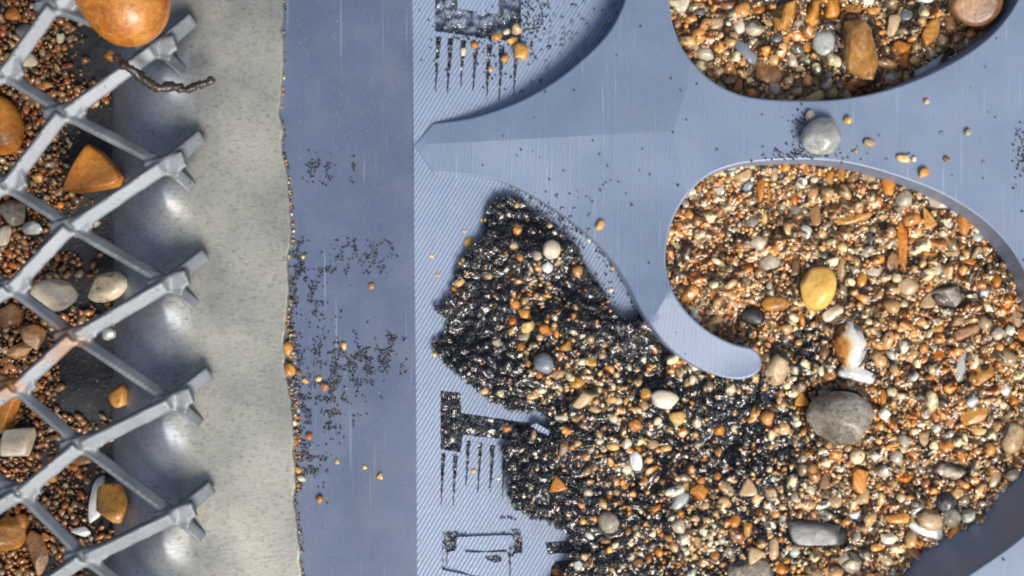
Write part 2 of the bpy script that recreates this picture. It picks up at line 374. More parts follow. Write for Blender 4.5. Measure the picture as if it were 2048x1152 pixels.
def wall(lp, nrm, slope, name, zb, sgn=1):
    """rounded rim and wall; nrm points into the material"""
    rings = []
    for k in range(5):
        t = k / 4 * math.pi / 2
        q = lp + nrm * 4.0 * (1 - math.sin(t)); z = wedge_z(q[:, 0], q[:, 1]) - .02 * (1 - math.cos(t))
        rings.append(PA(q[:, 0], q[:, 1], z))
    d = slope(lp[:, 0], lp[:, 1])[:, None]
    zt = wedge_z(lp[:, 0], lp[:, 1]) - .02
    q = PA(lp[:, 0], lp[:, 1], zt); k = (H) / H / U
    nw = np.stack([nrm[:, 0], -nrm[:, 1]], -1)
    for f in (.5, 1.0):
        r = q.copy(); r[:, :2] -= nw * d * f / U; r[:, 2] = zt + (zb - zt) * f; rings.append(r)
    V, F = strip(rings)
    if sgn < 0: F = F[:, ::-1]
    return link(name, tri_mesh(name, V, F), M_top, tray)
slB = lambda x, y: np.where((y > 930) & (x > 1800), 125.0, np.where((x > 2090), 14.0, 5.0)) * np.clip((x - 1300) / 200, .3, 1)
slA = lambda x, y: np.where((x > 1750) & (y > -80), 22.0, 4.0)
def smooth1(v, n=9):
    return np.convolve(np.concatenate([v[-n:], v, v[:n]]), np.ones(n) / n, 'same')[n:-n]
wall(body, nb_, lambda x, y: smooth1(slB(x, y), 25), 'pocket_wall', -.95)
wall(pocketA, -na_, lambda x, y: smooth1(slA(x, y), 25), 'pocket_wall', -.95, -1)

# --- smooth entry strip left of the ribbed floor
lp = [(400, -300), (824, -300), (826, 300), (832, 700), (836, 1450), (400, 1450)]
g2 = [(x, y) for x in range(420, 815, 40) for y in range(-280, 1440, 40)]
cdt_surface([lp], g2, lambda x, y: inpoly(x, y, lp), band_z, M_band, 'entry_strip', tray)

# --- ribbed floor with recessed characters, sunk into it with real walls
def comb(x, y0, y1, w0, w1, lean=-6):
    n = 12; L = []; R = []
    for i in range(n + 1):
        t = i / n; cx = x + lean * t; hw = (w0 * (1 - t) + w1 * t) / 2; j = (random.random() - .5) * 1.6
        L.append((cx - hw + j, y0 + (y1 - y0) * t)); R.append((cx + hw + j * .6, y0 + (y1 - y0) * t))
    return L + R[::-1]
glyphs = [
 [(870, -90), (870, 62), (975, 78), (1042, 84), (1042, -90)],
 [(881, 781), (921, 786), (923, 826), (1060, 846), (1052, 884), (1004, 878), (926, 870), (921, 905), (881, 898)],
 [(884, 1062), (1040, 1056), (1045, 1080), (1044, 1106), (1030, 1107), (1026, 1114), (1018, 1113), (1013, 1104), (930, 1105), (930, 1098), (968, 1102), (1012, 1098), (1030, 1084), (1022, 1070), (914, 1074), (912, 1100), (896, 1104), (894, 1132), (945, 1150), (1010, 1158), (1008, 1166), (884, 1140)],
 [(970, 1112), (1000, 1108), (1004, 1122), (990, 1126), (972, 1118)],
 [(1091, 1084), (1150, 1080), (1150, 1106), (1096, 1108)],
 [(1017, 1110), (1021, 1110), (1023, 1190), (1019, 1190)],
 [(1103, 1133), (1112, 1122), (1190, 1118), (1190, 1170), (1098, 1170)],
]
inner_sq = [(913, -90), (915, 17), (997, 28), (997, -90)]          # island that stays at floor level
for x, y0, y1, w0 in ((877, 73, 180, 11), (901, 76, 186, 12), (927, 80, 176, 11), (952, 84, 182, 11), (979, 88, 200, 12), (1004, 90, 202, 12), (1033, 95, 190, 10)):
    glyphs.append(comb(x, y0, y1, w0, 1.6))
for x, y0, y1, w0 in ((887, 906, 1010, 9), (911, 911, 1012, 10), (937, 881, 972, 9), (961, 885, 985, 8), (985, 890, 985, 11), (1009, 905, 1000, 7)):
    glyphs.append(comb(x, y0, y1, w0, 1.4, -5))
def resample(lp, s=6.0, j=.7):
    out = []; n = len(lp)
    for i in range(n):
        a_, b_ = np.array(lp[i], float), np.array(lp[(i+1) % n], float); m = max(1, int(np.linalg.norm(b_ - a_) / s))
        for k in range(m): out.append(a_ + (b_ - a_) * k / m + (rng.uniform(-j, j, 2) if k else 0))
    return np.array(out)
GL = [resample(g) if i < 7 else np.array(g, float) for i, g in enumerate(glyphs)]
ISL = resample(inner_sq)
def in_glyph(x, y):
    m = np.zeros(np.shape(x), bool)
    for g in GL: m |= inpoly(x, y, g)
    return m & ~inpoly(x, y, ISL)
outer = [(823, -300), (1700, -300), (2500, -300), (2500, 1400), (834, 1400), (830, 700)]
fg = [(x, y) for x in range(845, 2480, 40) for y in range(-280, 1390, 40)]
fg = [p for p in fg if not near(np.array([p[0]]), np.array([p[1]]), np.concatenate(GL + [ISL]), 5)[0]]
RD = .075
cdt_surface([outer] + GL + [ISL], fg, lambda x, y: inpoly(x, y, outer) & ~in_glyph(x, y), floor_z, M_floor, 'ribbed_floor', tray)
RDG = lambda gi: .035 if gi in (2, 3, 5) else .045 if gi >= 7 else RD
for gi, g in enumerate(GL):
    b = g + normals2(g) * (1.2 if gi < 7 else .4)
    if gi == 0:
        isl = ISL - normals2(ISL) * 1.2
        kf = lambda x, y, b=b, isl=isl: inpoly(x, y, b) & ~inpoly(x, y, isl)
        o = cdt_surface([b, isl], [], kf, lambda x, y: floor_z(x, y) - RDG(gi), M_floor, 'recessed_mark', tray)
        V, F = strip([PA(ISL[:, 0], ISL[:, 1], floor_z(ISL[:, 0], 0)), PA(isl[:, 0], isl[:, 1], floor_z(isl[:, 0], 0) - RDG(gi))])
        link('mark_edge', tri_mesh('mark_edge', V, F), M_floor, o, smooth=False)
    else:
        o = cdt_surface([b], [], lambda x, y, b=b: inpoly(x, y, b), lambda x, y: floor_z(x, y) - RDG(gi), M_floor, 'recessed_mark', tray)
    V, F = strip([PA(g[:, 0], g[:, 1], floor_z(g[:, 0], 0)), PA(b[:, 0], b[:, 1], floor_z(b[:, 0], 0) - RDG(gi))])
    link('mark_edge', tri_mesh('mark_edge', V, F), M_floor, o, smooth=False)
# small raised bar beside the sand and two pits
bar = np.array([(1062, 852), (1072, 846), (1100, 862), (1096, 872), (1088, 870)], float)
V, F = strip([PA(bar[:, 0], bar[:, 1], np.full(5, -.52)), PA(bar[:, 0], bar[:, 1], np.full(5, -.34))])
F4 = list(map(tuple, F)) + [tuple(range(5, 10))]
me = bpy.data.meshes.new('raised_bar'); me.from_pydata([tuple(v) for v in V], [], F4); link('raised_bar', me, M_floor, tray, smooth=False)

# ---------------------------------------------------------------- galvanised plate
edge_pts = [(562, -60), (565, 0), (563, 60), (565, 120), (560, 190), (557, 232), (564, 262), (561, 300), (572, 345), (576, 400), (580, 470), (573, 520), (575, 580), (570, 640),
            (566, 690), (569, 745), (578, 790), (584, 850), (586, 920), (589, 960), (586, 1000), (592, 1050), (597, 1100), (601, 1160), (604, 1250)]
ep = smooth_poly(edge_pts, closed=False, step=4)
ep[:, 0] += pnoise(ep[:, 1], ep[:, 1] * 0, 3, 6, (.01, .06)) * 1.0
ys = ep[:, 1]
def plate_profile(x, y):
    # flat, then rolled down towards the left under the mesh; scalloped between strand ends
    sx = 395 + 18 * np.cos((y - 20) / 233 * 2 * np.pi)
    t = np.clip((sx - x) / (sx - 222), 0, 1)
    z = -1.0 * (1 - np.sqrt(np.clip(1 - t ** 2.2 * .99, 0, 1)))
    dent = -.10 * np.exp(-((x - 325) / 70) ** 2) * np.cos((y - 732) / 233 * 2 * np.pi)
    return z + dent * (t > 0) * np.clip(t * 3, 0, 1) + .012 * pnoise(x, y, 5, 5, (.002, .006)) - .30
nx = 110
rows = []
for yy, xr in zip(ys, ep[:, 0]):
    xs = np.concatenate([222 + (420 - 222) * (np.linspace(0, 1, 50) ** 1.3), np.linspace(425, xr, nx - 50)])
    rows.append(np.stack([xs, np.full(nx, yy)], -1))
G = np.array(rows); Z = plate_profile(G[..., 0], G[..., 1])
Vt = PA(G[..., 0], G[..., 1], Z).reshape(-1, 3); nr = len(ys)
idx = np.arange(nr * nx).reshape(nr, nx)
F = np.stack([idx[:-1, :-1], idx[1:, :-1], idx[1:, 1:], idx[:-1, 1:]], -1).reshape(-1, 4)
Vb = Vt[idx[:, -1]].copy(); off = len(Vt)
bev = Vb.copy(); bev[:, 0] += .008; bev[:, 2] -= .012
low = bev.copy(); low[:, 2] -= .16
low[:, 0] += .004
V = np.concatenate([Vt, bev, low])
b1 = off + np.arange(nr); b2 = off + nr + np.arange(nr); e0 = idx[:, -1]
F = np.concatenate([F, np.stack([e0[:-1], e0[1:], b1[1:], b1[:-1]], -1), np.stack([b1[:-1], b1[1:], b2[1:], b2[:-1]], -1)])
F = F[:, ::1]
plate = link('steel_plate', tri_mesh('steel_plate', V, F), M_plate)
tag(plate, 'stained grey galvanised steel plate with rolled edge under the diamond mesh', 'metal plate')

# ---------------------------------------------------------------- expanded metal mesh
Rn = [(300, -132), (312, 98), (330, 331), (337, 567), (345, 803), (350, 1031), (356, 1262)]
Mn = [(112, 12), (130, 226), (143, 453), (150, 672), (162, 890), (170, 1114), (178, 1340)]
Ln = [(-6, -82), (6, 148), (12, 370), (21, 575), (30, 775), (40, 985), (48, 1195)]
Kn = [(-172, 40), (-165, 258), (-156, 470), (-148, 680), (-140, 885), (-132, 1090), (-125, 1300)]
ZM = -.10
segs = []     # (a, b, za, zb, width, kind)
for k in range(7):
    if k > 0: segs.append((Mn[k], Rn[k-1+1-1] if False else Rn[k], ZM, ZM, 'down'))
    if k == 0: segs.append((Mn[0], Rn[1], ZM, ZM, 'none'))
segs = []
for k in range(7):
    segs.append((Mn[k], Rn[k], 'up')) if k == 0 else None
# M_k joins R_k (up right) and R_{k+1} (down right): R list starts one row above
segs = []
for k in range(7):
    segs.append((Mn[k], Rn[k], 'up'))
    if k + 1 < 7: segs.append((Mn[k], Rn[k+1], 'down'))
    segs.append((Ln[k], Mn[k], 'down'))
    if k > 0: segs.append((Ln[k], Mn[k-1], 'up'))
    segs.append((Kn[k], Ln[k], 'up'))
    if k + 1 < 7: segs.append((Kn[k], Ln[k+1], 'down'))
    segs.append((Rn[k], (Rn[k][0] + 74, Rn[k][1] - 60), 'tip'))
    segs.append((Rn[k], (Rn[k][0] + 56, Rn[k][1] + 46), 'stub'))
def zn(p): return ZM + .05 * (p[0] / 340.0)
bm = bmesh.new()
def box_between(A, B, w, t, tilt, wb=None):
    A = Vector(A); B = Vector(B); d = (B - A); L = d.length; d.normalize()
    side = d.cross(Vector((0, 0, 1))).normalized(); up = side.cross(d).normalized()
    c, s = math.cos(tilt), math.sin(tilt); s2 = side * c + up * s; u2 = up * c - side * s
    n = 8; prev = None; wb = wb or w
    for i in range(n + 1):
        f = i / n; p = A + (B - A) * f; ww = w + (wb - w) * f
        vs = [bm.verts.new(p + s2 * sx * ww / 2 + u2 * sy * t / 2) for sx, sy in ((-1, -1), (1, -1), (1, 1), (-1, 1))]
        if prev:
            for q in range(4): bm.faces.new((prev[q], prev[(q+1) % 4], vs[(q+1) % 4], vs[q]))
        else: bm.faces.new(vs[::-1])
        prev = vs
    bm.faces.new(prev)
own = []
for a_, b_, kd in segs:
    za, zb = zn(a_), zn(b_) if kd in ('up', 'down') else ZM
    if kd == 'up':      # broad face leaning to the light, rising to the right
        box_between(P(a_[0] + 4, a_[1] + 2, za), P(b_[0] - 6, b_[1] + 4, zb + .02), .155, .085, -.5)
    elif kd == 'down':
        box_between(P(a_[0] + 6, a_[1] + 4, za - .03), P(b_[0] - 4, b_[1] - 4, zb - .06), .122, .075, .7)
    elif kd == 'tip':
        box_between(P(a_[0] - 4, a_[1] + 4, za), P(b_[0], b_[1], -.20), .165, .085, -.5, .15)
    else:
        box_between(P(a_[0] + 2, a_[1] - 2, za - .02), P(b_[0], b_[1], -.29), .13, .04, .4, .13)
nodes = Rn + Mn + Ln + Kn
for p in nodes:         # the bonds, broad and leaning
    box_between(P(p[0] - 36, p[1] + 12, zn(p) - .03), P(p[0] + 40, p[1] - 14, zn(p) + .0), .20, .08, -.22, .17)
    box_between(P(p[0] - 40, p[1] - 8, zn(p) - .05), P(p[0] + 34, p[1] + 8, zn(p) - .03), .19, .075, .1)
bmesh.ops.recalc_face_normals(bm, faces=bm.faces)
me = bpy.data.meshes.new('lattice'); bm.to_mesh(me); bm.free()
tmp = bpy.data.objects.new('lattice', me); C.objects.link(tmp)
md = tmp.modifiers.new('r', 'REMESH'); md.mode = 'VOXEL'; md.voxel_size = .0145; md.adaptivity = 0
ms_ = tmp.modifiers.new('s', 'SMOOTH'); ms_.factor = .5; ms_.iterations = 12
bpy.context.view_layer.update()
ev = tmp.evaluated_get(bpy.context.evaluated_depsgraph_get()); em = ev.to_mesh()
nv = len(em.vertices); V = np.empty(nv * 3, np.float32); em.vertices.foreach_get('co', V); V = V.reshape(-1, 3)
VN = np.empty(nv * 3, np.float32); em.vertices.foreach_get('normal', VN); VN = VN.reshape(-1, 3)
nf = len(em.polygons); LV = np.empty(len(em.loops), np.int32); em.loops.foreach_get('vertex_index', LV)
F = LV.reshape(-1, 4) if len(LV) == nf * 4 else None
ev.to_mesh_clear(); bpy.data.objects.remove(tmp)
fc = V[F].mean(1)
xy = np.stack([fc[:, 0], fc[:, 1]], -1)
A_ = np.array([P(s[0][0], s[0][1], -.1)[:2] for s in segs]); B_ = np.array([P(s[1][0], s[1][1], -.1)[:2] for s in segs])
# distance to the strand segments (pulled back from the bonds) and to the bonds
own = np.full(nf, -1); best = np.full(nf, 1e9)
for i, (p, q) in enumerate(zip(A_, B_)):
    d = q - p; t = np.clip(((xy - p) @ d) / (d @ d), .2, .82 if segs[i][2] in ('up', 'down') else 1.0)
    dd = np.linalg.norm(xy - (p + t[:, None] * d), axis=1); m = dd < best; best[m] = dd[m]; own[m] = i
for j, p in enumerate(nodes):
    c_ = np.array(P(p[0], p[1], -.1)[:2]); d = xy - c_; dd = np.hypot(d[:, 0] * .7, d[:, 1] * 1.1) - .06
    m = dd < best; best[m] = dd[m]; own[m] = len(segs) + j
mesh_root = empty('expanded_mesh', P(150, 576, -.1))
tag(mesh_root, 'grey expanded metal mesh with diamond openings over wet gravel', 'metal mesh')
for i in range(len(segs) + len(nodes)):
    f = F[own == i]
    if len(f) < 8: continue
    u, inv = np.unique(f, return_inverse=True); f2 = inv.reshape(-1, 4)
    v = V[u]
    if v[:, 0].max() < P(-60, 0)[0] or v[:, 1].min() > P(0, -60)[1] or v[:, 1].max() < P(0, 1212)[1]: pass
    m_ = tri_mesh('strand', v, f2)
    o = link('strand' if i < len(segs) else 'bond', m_, M_mesh, mesh_root)
    m_.normals_split_custom_set_from_vertices([tuple(x) for x in VN[u]])

# rubber floor under the mesh
def rub_z(x, y): return -1.05 + .03 * pnoise(np.asarray(x, float), np.asarray(y, float), 8, 5, (.002, .008))
gxx, gyy = np.meshgrid(np.linspace(-320, 330, 40), np.linspace(-200, 1350, 90))
V = PA(gxx, gyy, rub_z(gxx, gyy)).reshape(-1, 3); idx = np.arange(V.shape[0]).reshape(gxx.shape)
F = np.stack([idx[:-1, :-1], idx[1:, :-1], idx[1:, 1:], idx[:-1, 1:]], -1).reshape(-1, 4)
rub = link('rubber_mat', tri_mesh('rubber_mat', V, F), M_rubber); tag(rub, 'black rubber mat seen through the diamond mesh openings', 'rubber mat')
# ground under everything so nothing is open below
g = [(-60, -60), (60, -60), (60, 60), (-60, 60)]
me = bpy.data.meshes.new('ground'); me.from_pydata([(x, y, -1.4) for x, y in g], [], [(0, 1, 2, 3)])
gr = link('ground', me, bed_mat('dark_wet_ground', (.05, .048, .045), (.09, .085, .08)), smooth=False); tag(gr, kind='structure')

# ---------------------------------------------------------------- stone shapes
def ico(n):
    b = bmesh.new(); bmesh.ops.create_icosphere(b, subdivisions=n, radius=1); b.verts.ensure_lookup_table()
    v = np.array([x.co[:] for x in b.verts]); f = np.array([[q.index for q in p.verts] for p in b.faces]); b.free(); return v, f
ICO = {n: ico(n) for n in (1, 2, 3, 4)}
def rock(n, r, kind='round', lump=.1):
    v, f = ICO[n]; v = v.copy()
    s = np.zeros(len(v))
    for i in range(5):
        k = r.normal(size=3) * 1.6; s += np.sin(v @ k + r.uniform(0, 6.28))
    v *= (1 + lump * s / 2.2)[:, None]
    cuts = {'round': (6, .74, .95), 'angular': (13, .52, .84), 'slab': (8, .7, .9), 'tri': (5, .7, .9), 'block': (4, .8, .95)}[kind]
    for _ in range(cuts[0]):
        n_ = r.normal(size=3); n_ /= np.linalg.norm(n_); d = r.uniform(cuts[1], cuts[2])
        e_ = np.maximum(0, v @ n_ - d); v -= e_[:, None] * n_ * .93
    if kind == 'tri':
        for a_ in (-90, 30, 150):
            n_ = np.array([math.cos(math.radians(a_)), math.sin(math.radians(a_)), .12]); e_ = np.maximum(0, v @ n_ - .5); v -= e_[:, None] * n_ * .92
        for n_ in ((.12, .1, .98), (-.3, .15, .94)):
            n_ = np.array(n_) / np.linalg.norm(n_); e_ = np.maximum(0, v @ n_ - .5); v -= e_[:, None] * n_ * .92
    if kind == 'tri': v = v * .8 + .12 * ICO[n][0]
    if kind in ('slab', 'block'):
        for a_ in (0, 90, 180, 270):
            a_ = a_ + r.uniform(-24, 24); n_ = np.array([math.cos(math.radians(a_)), math.sin(math.radians(a_)), r.uniform(-.1, .4)]); e_ = np.maximum(0, v @ n_ - r.uniform(.58, .88)); v -= e_[:, None] * n_ * .9
    v /= np.abs(v).max(0)
    return v, f

# ---------------------------------------------------------------- hero pebbles: x, y, rx, ry, rot, colour, shape, zone/label, lift
def bed_z(x, y):
    """top of the settled material, photo pixels"""
    x = np.asarray(x, float); y = np.asarray(y, float)
    fl = floor_z(x, y)
    z = np.where(x < 1330, fl + .05 + .10 * np.clip((x - 900) / 250, 0, 1), fl + .15 + .17 * np.clip((x - 1330) / 200, 0, 1))
    z = np.where((x > 1330), np.maximum(z, -.50), z)
    return z + .025 * pnoise(x, y, 21, 6, (.003, .012))
def bedA_z(x, y): return -.40 + .05 * pnoise(np.asarray(x, float), np.asarray(y, float), 22, 5, (.003, .01))
HP = []
def hp(zone, s):
    for ln in s.strip().splitlines():
        p = ln.split('|'); q = p[0].split()
        HP.append(dict(x=float(q[0]), y=float(q[1]), rx=float(q[2]), ry=float(q[3]), rot=float(q[4]), col=q[5], shape=q[6], lift=float(q[7]) if len(q) > 7 else .35, zone=zone, label=p[1].strip() if len(p) > 1 else None))
hp('A', '''
1359 8 23 21 0 cream round
1355 46 10 14 10 brown round
1382 76 12 10 0 orange angular
1432 47 19 16 0 tan slab
1478 55 13 18 0 cream round
1509 57 24 24 0 beige round
1541 44 13 12 0 tan round
1457 10 21 14 0 brown angular
1572 28 27 36 -20 amber angular .6 | large amber angular stone near the top middle of the upper pocket
1626 27 18 28 0 amber round .6
1664 20 22 27 0 orange angular
1551 76 16 12 0 grey round
1649 85 26 28 0 clear round .5 | pale grey glassy round pebble left of the big dark amber stone
1494 106 31 14 -38 slate slab .6 | slate grey flat slab lying slantwise in the upper pocket
1534 147 34 22 -20 brown slab .2
1583 121 13 17 0 beige round
1601 138 13 9 0 tan tri
1614 97 14 13 0 orange tri
1478 173 12 18 -20 amber angular
1472 142 7 10 0 yellow round
1614 163 15 18 20 brown angular
1550 178 14 15 0 beige round
1410 111 21 16 0 beige angular
1393 98 9 9 0 cream round
1442 172 15 9 -40 tan slab
1724 108 37 74 12 glass angular .75 | big dark amber translucent stone standing tall in the upper pocket
1712 165 24 18 0 orange angular
1706 18 20 11 -15 amber slab
1746 22 18 10 0 amber slab
1784 50 15 25 -10 tan round .6
1812 33 18 15 0 grey round
1755 46 9 9 0 amber round
1797 92 24 17 10 orange angular .6
1808 122 14 22 -15 orange tri
1860 66 17 33 -32 amber slab .7
1873 47 11 14 0 slate round
1900 50 15 24 5 brown block
1952 -2 56 57 20 brown round .9 | very large brown amber pebble at the top right of the upper pocket
1855 134 48 10 36 white slab .4 | long white flake along the lower right rim of the upper pocket
1780 156 14 11 0 white round
1855 -2 26 12 0 white round
1736 58 8 12 20 tan round
1680 58 10 14 0 tan round
1400 25 12 9 0 grey slab
1520 20 14 10 30 orange angular
1900 105 12 9 0 black angular
1350 128 1 1 0 tan round
''')
hp('deck', '''
1643 272 43 38 0 clear round .45 | large pale glassy pebble on the blue bridge between the pockets
1620 232 10 13 0 beige round | small beige pebble just above the large pale glassy pebble
1695 240 9 9 0 yellow angular | golden yellow chip beside the large pale glassy pebble
1738 286 12 9 -20 tan slab
1806 318 17 9 -8 yellow slab | golden slab shaped chip on the blue bank above the lower pocket
1828 318 5 6 0 cream round
1893 318 7 6 0 brown round
1846 347 13 10 35 amber angular
1853 203 6 6 0 tan round
1937 264 8 8 0 beige angular
1712 303 4 5 0 tan round
1201 450 8 13 -40 yellow round | golden oval chip alone on the sloping blue riffle
''')
hp('B', '''
1487 351 22 13 25 tan slab .5
1495 374 16 12 30 slate angular
1522 376 9 30 0 orange block .7
1537 385 5 26 0 amber slab
1417 388 6 11 10 orange slab
1456 360 10 9 0 tan round
1462 379 10 10 0 orange angular
1440 382 13 11 0 clear round
1548 355 9 12 0 tan round
1563 352 8 8 0 slate round
1630 360 11 10 0 cream round
1588 400 8 11 0 orange angular
1660 356 12 20 0 amber slab
1683 350 10 19 0 amber round
1530 438 7 17 0 yellow slab
1505 445 17 14 0 taupe round
1518 485 19 18 0 beige round
1590 420 16 13 0 taupe round
1632 432 14 25 0 brown slab
1707 438 43 10 14 amber slab .8 | long thin amber stick shaped stone in the upper part of the lower pocket
1805 493 13 57 0 orange slab .7 | tall upright orange brown blade shaped stone near the pocket middle
1781 520 17 27 0 brown angular
1776 372 15 24 5 orange block .8
1740 354 20 17 0 tan round
1708 356 13 16 0 brown angular
1808 398 18 19 0 beige round .7
1882 405 29 13 -5 beige slab .9 | flat beige oval pebble against the upper right rim of the lower pocket
1857 440 14 30 22 amber tri .7
1926 449 13 25 8 orange round .7
1898 450 9 10 0 white round
1911 429 8 9 0 white round
1955 474 14 12 0 clear round
2006 500 15 17 35 orange round .8
1942 524 17 9 0 orange angular
1978 521 11 11 0 brown round
2019 526 10 12 0 tan round
1993 562 11 18 0 orange block
1967 586 14 16 0 white round
1818 573 23 21 0 tan round .6 | round tan brown pebble below the tall orange brown blade
1875 541 12 14 0 cream round
1900 590 40 28 0 taupe angular .3
1855 605 20 20 0 tan tri
1877 660 16 11 15 yellow round
1880 711 13 14 20 orange angular
1935 663 33 15 25 brown slab .7
1960 750 31 19 28 amber round .7
1922 735 11 36 -4 clear slab .6 | tall pale grey flake left of the amber oval at right
1945 800 18 17 0 white round .7
1950 832 31 16 20 amber slab .5
1957 863 18 9 0 yellow slab .8
2026 875 25 33 -15 tan round .8 | cream tan rounded pebble at the right edge of the photo
1848 877 14 21 -10 tan angular
1633 577 40 44 0 gold round .95 | large round golden amber pebble in the lower pocket
1665 628 24 13 30 cream round .8
1550 608 31 17 -5 amber round .7 | orange oval pebble left of the large golden amber pebble
1505 630 27 24 0 black angular .4 | black angular stone near the hook shaped arm
1575 518 6 6 0 orange round
1567 541 7 7 0 orange round
1540 525 24 18 0 beige angular
1592 532 13 25 0 brown slab
1685 541 10 29 0 tan slab
1724 560 12 17 0 amber round
1747 545 18 10 0 cream slab
1605 642 6 18 5 orange slab
1700 688 36 50 8 two round .7 | large white quartz stone stained amber on its left side
1712 748 46 19 -14 white angular .45 | white stone slab between the amber stained quartz and the grey brown boulder
1683 832 70 61 -10 taupe round .75 | grey brown boulder, the biggest stone in the lower pocket
1603 801 17 18 0 orange tri .5 | orange angular stone touching the left of the grey brown boulder
1555 735 23 37 -14 tan round .8 | amber tan oval pebble standing by the tip of the hook arm
1766 800 8 27 -3 orange slab .7 | narrow orange stick right of the grey brown boulder
1650 706 13 15 0 brown angular
1595 668 14 13 0 grey round
1717 957 19 29 -12 orange angular .7
1726 993 16 23 -15 tan block
1672 1004 18 16 0 tan round
1810 957 18 12 15 orange angular .6
1900 940 38 21 -10 beige angular .3
1893 1005 26 24 0 black round .4
1904 1035 22 22 0 taupe round .5
1917 988 13 12 30 yellow angular .7
1795 1037 27 13 0 amber block .7 | amber slab left of the brown topped white shell like stone
1858 1040 29 21 -25 tan round .8 | brown oval stone resting on a white crescent stone near the lower right
1853 1060 42 16 -14 white slab .4 | white crescent stone under the brown oval near the lower right
1905 1071 10 27 -30 orange round .7
1777 1077 21 14 -20 cream angular .7
1635 1068 66 29 -8 grey slab .7 | long dark grey slab shaped stone near the bottom of the lower pocket
1710 1029 16 13 0 white round
1500 1143 46 28 0 taupe slab .5 | wide grey brown stone cut by the bottom edge of the photo
1510 1110 22 19 35 tan tri .9
1497 978 20 23 0 tan tri .6
1400 982 21 20 0 orange round .6
1402 962 10 10 0 amber round .9
1371 974 10 13 -30 yellow tri
1360 1003 14 24 -36 clear round .6 | pale grey translucent oval left of the round orange pebble
1408 1013 14 9 20 tan round
1470 1043 15 14 0 orange round .6
1495 1058 10 16 5 amber angular .7
1394 1085 12 12 0 tan angular
1430 1112 11 12 0 amber round
1388 1114 9 9 0 yellow angular
1549 1100 12 25 0 tan slab
1561 1138 15 14 0 orange round
1703 1124 28 32 10 beige angular .4
1445 1130 14 11 0 brown round
1436 953 9 9 0 orange round
1435 970 1 1 0 orange round
1450 975 16 13 -20 tan angular
1462 985 11 10 0 tan round
1540 985 15 18 10 tan round
1558 1008 1 1 0 tan round
1622 982 11 12 0 cream round
1650 965 13 22 0 brown tri
1562 1080 8 8 0 orange round
1590 1105 14 14 0 clear round
1838 1128 1 1 0 tan round
1830 1110 28 18 -10 brown angular .3
1990 960 12 20 -20 tan slab
1975 970 1 1 0 cream round
1998 995 10 16 -35 white round
2010 780 12 14 0 white round
2030 805 1 1 0 white round
2026 800 13 14 0 orange angular
2015 700 10 10 0 orange angular
2036 640 14 22 0 tan slab
1700 520 1 1 0 tan round
1650 470 12 10 0 taupe round
1740 480 10 18 0 grey round
1860 510 18 9 0 amber slab
1905 508 20 8 0 tan slab
1440 640 9 9 0 tan round
1460 628 6 6 0 orange round
1425 590 6 14 0 orange slab
1545 655 9 9 0 tan round
''')
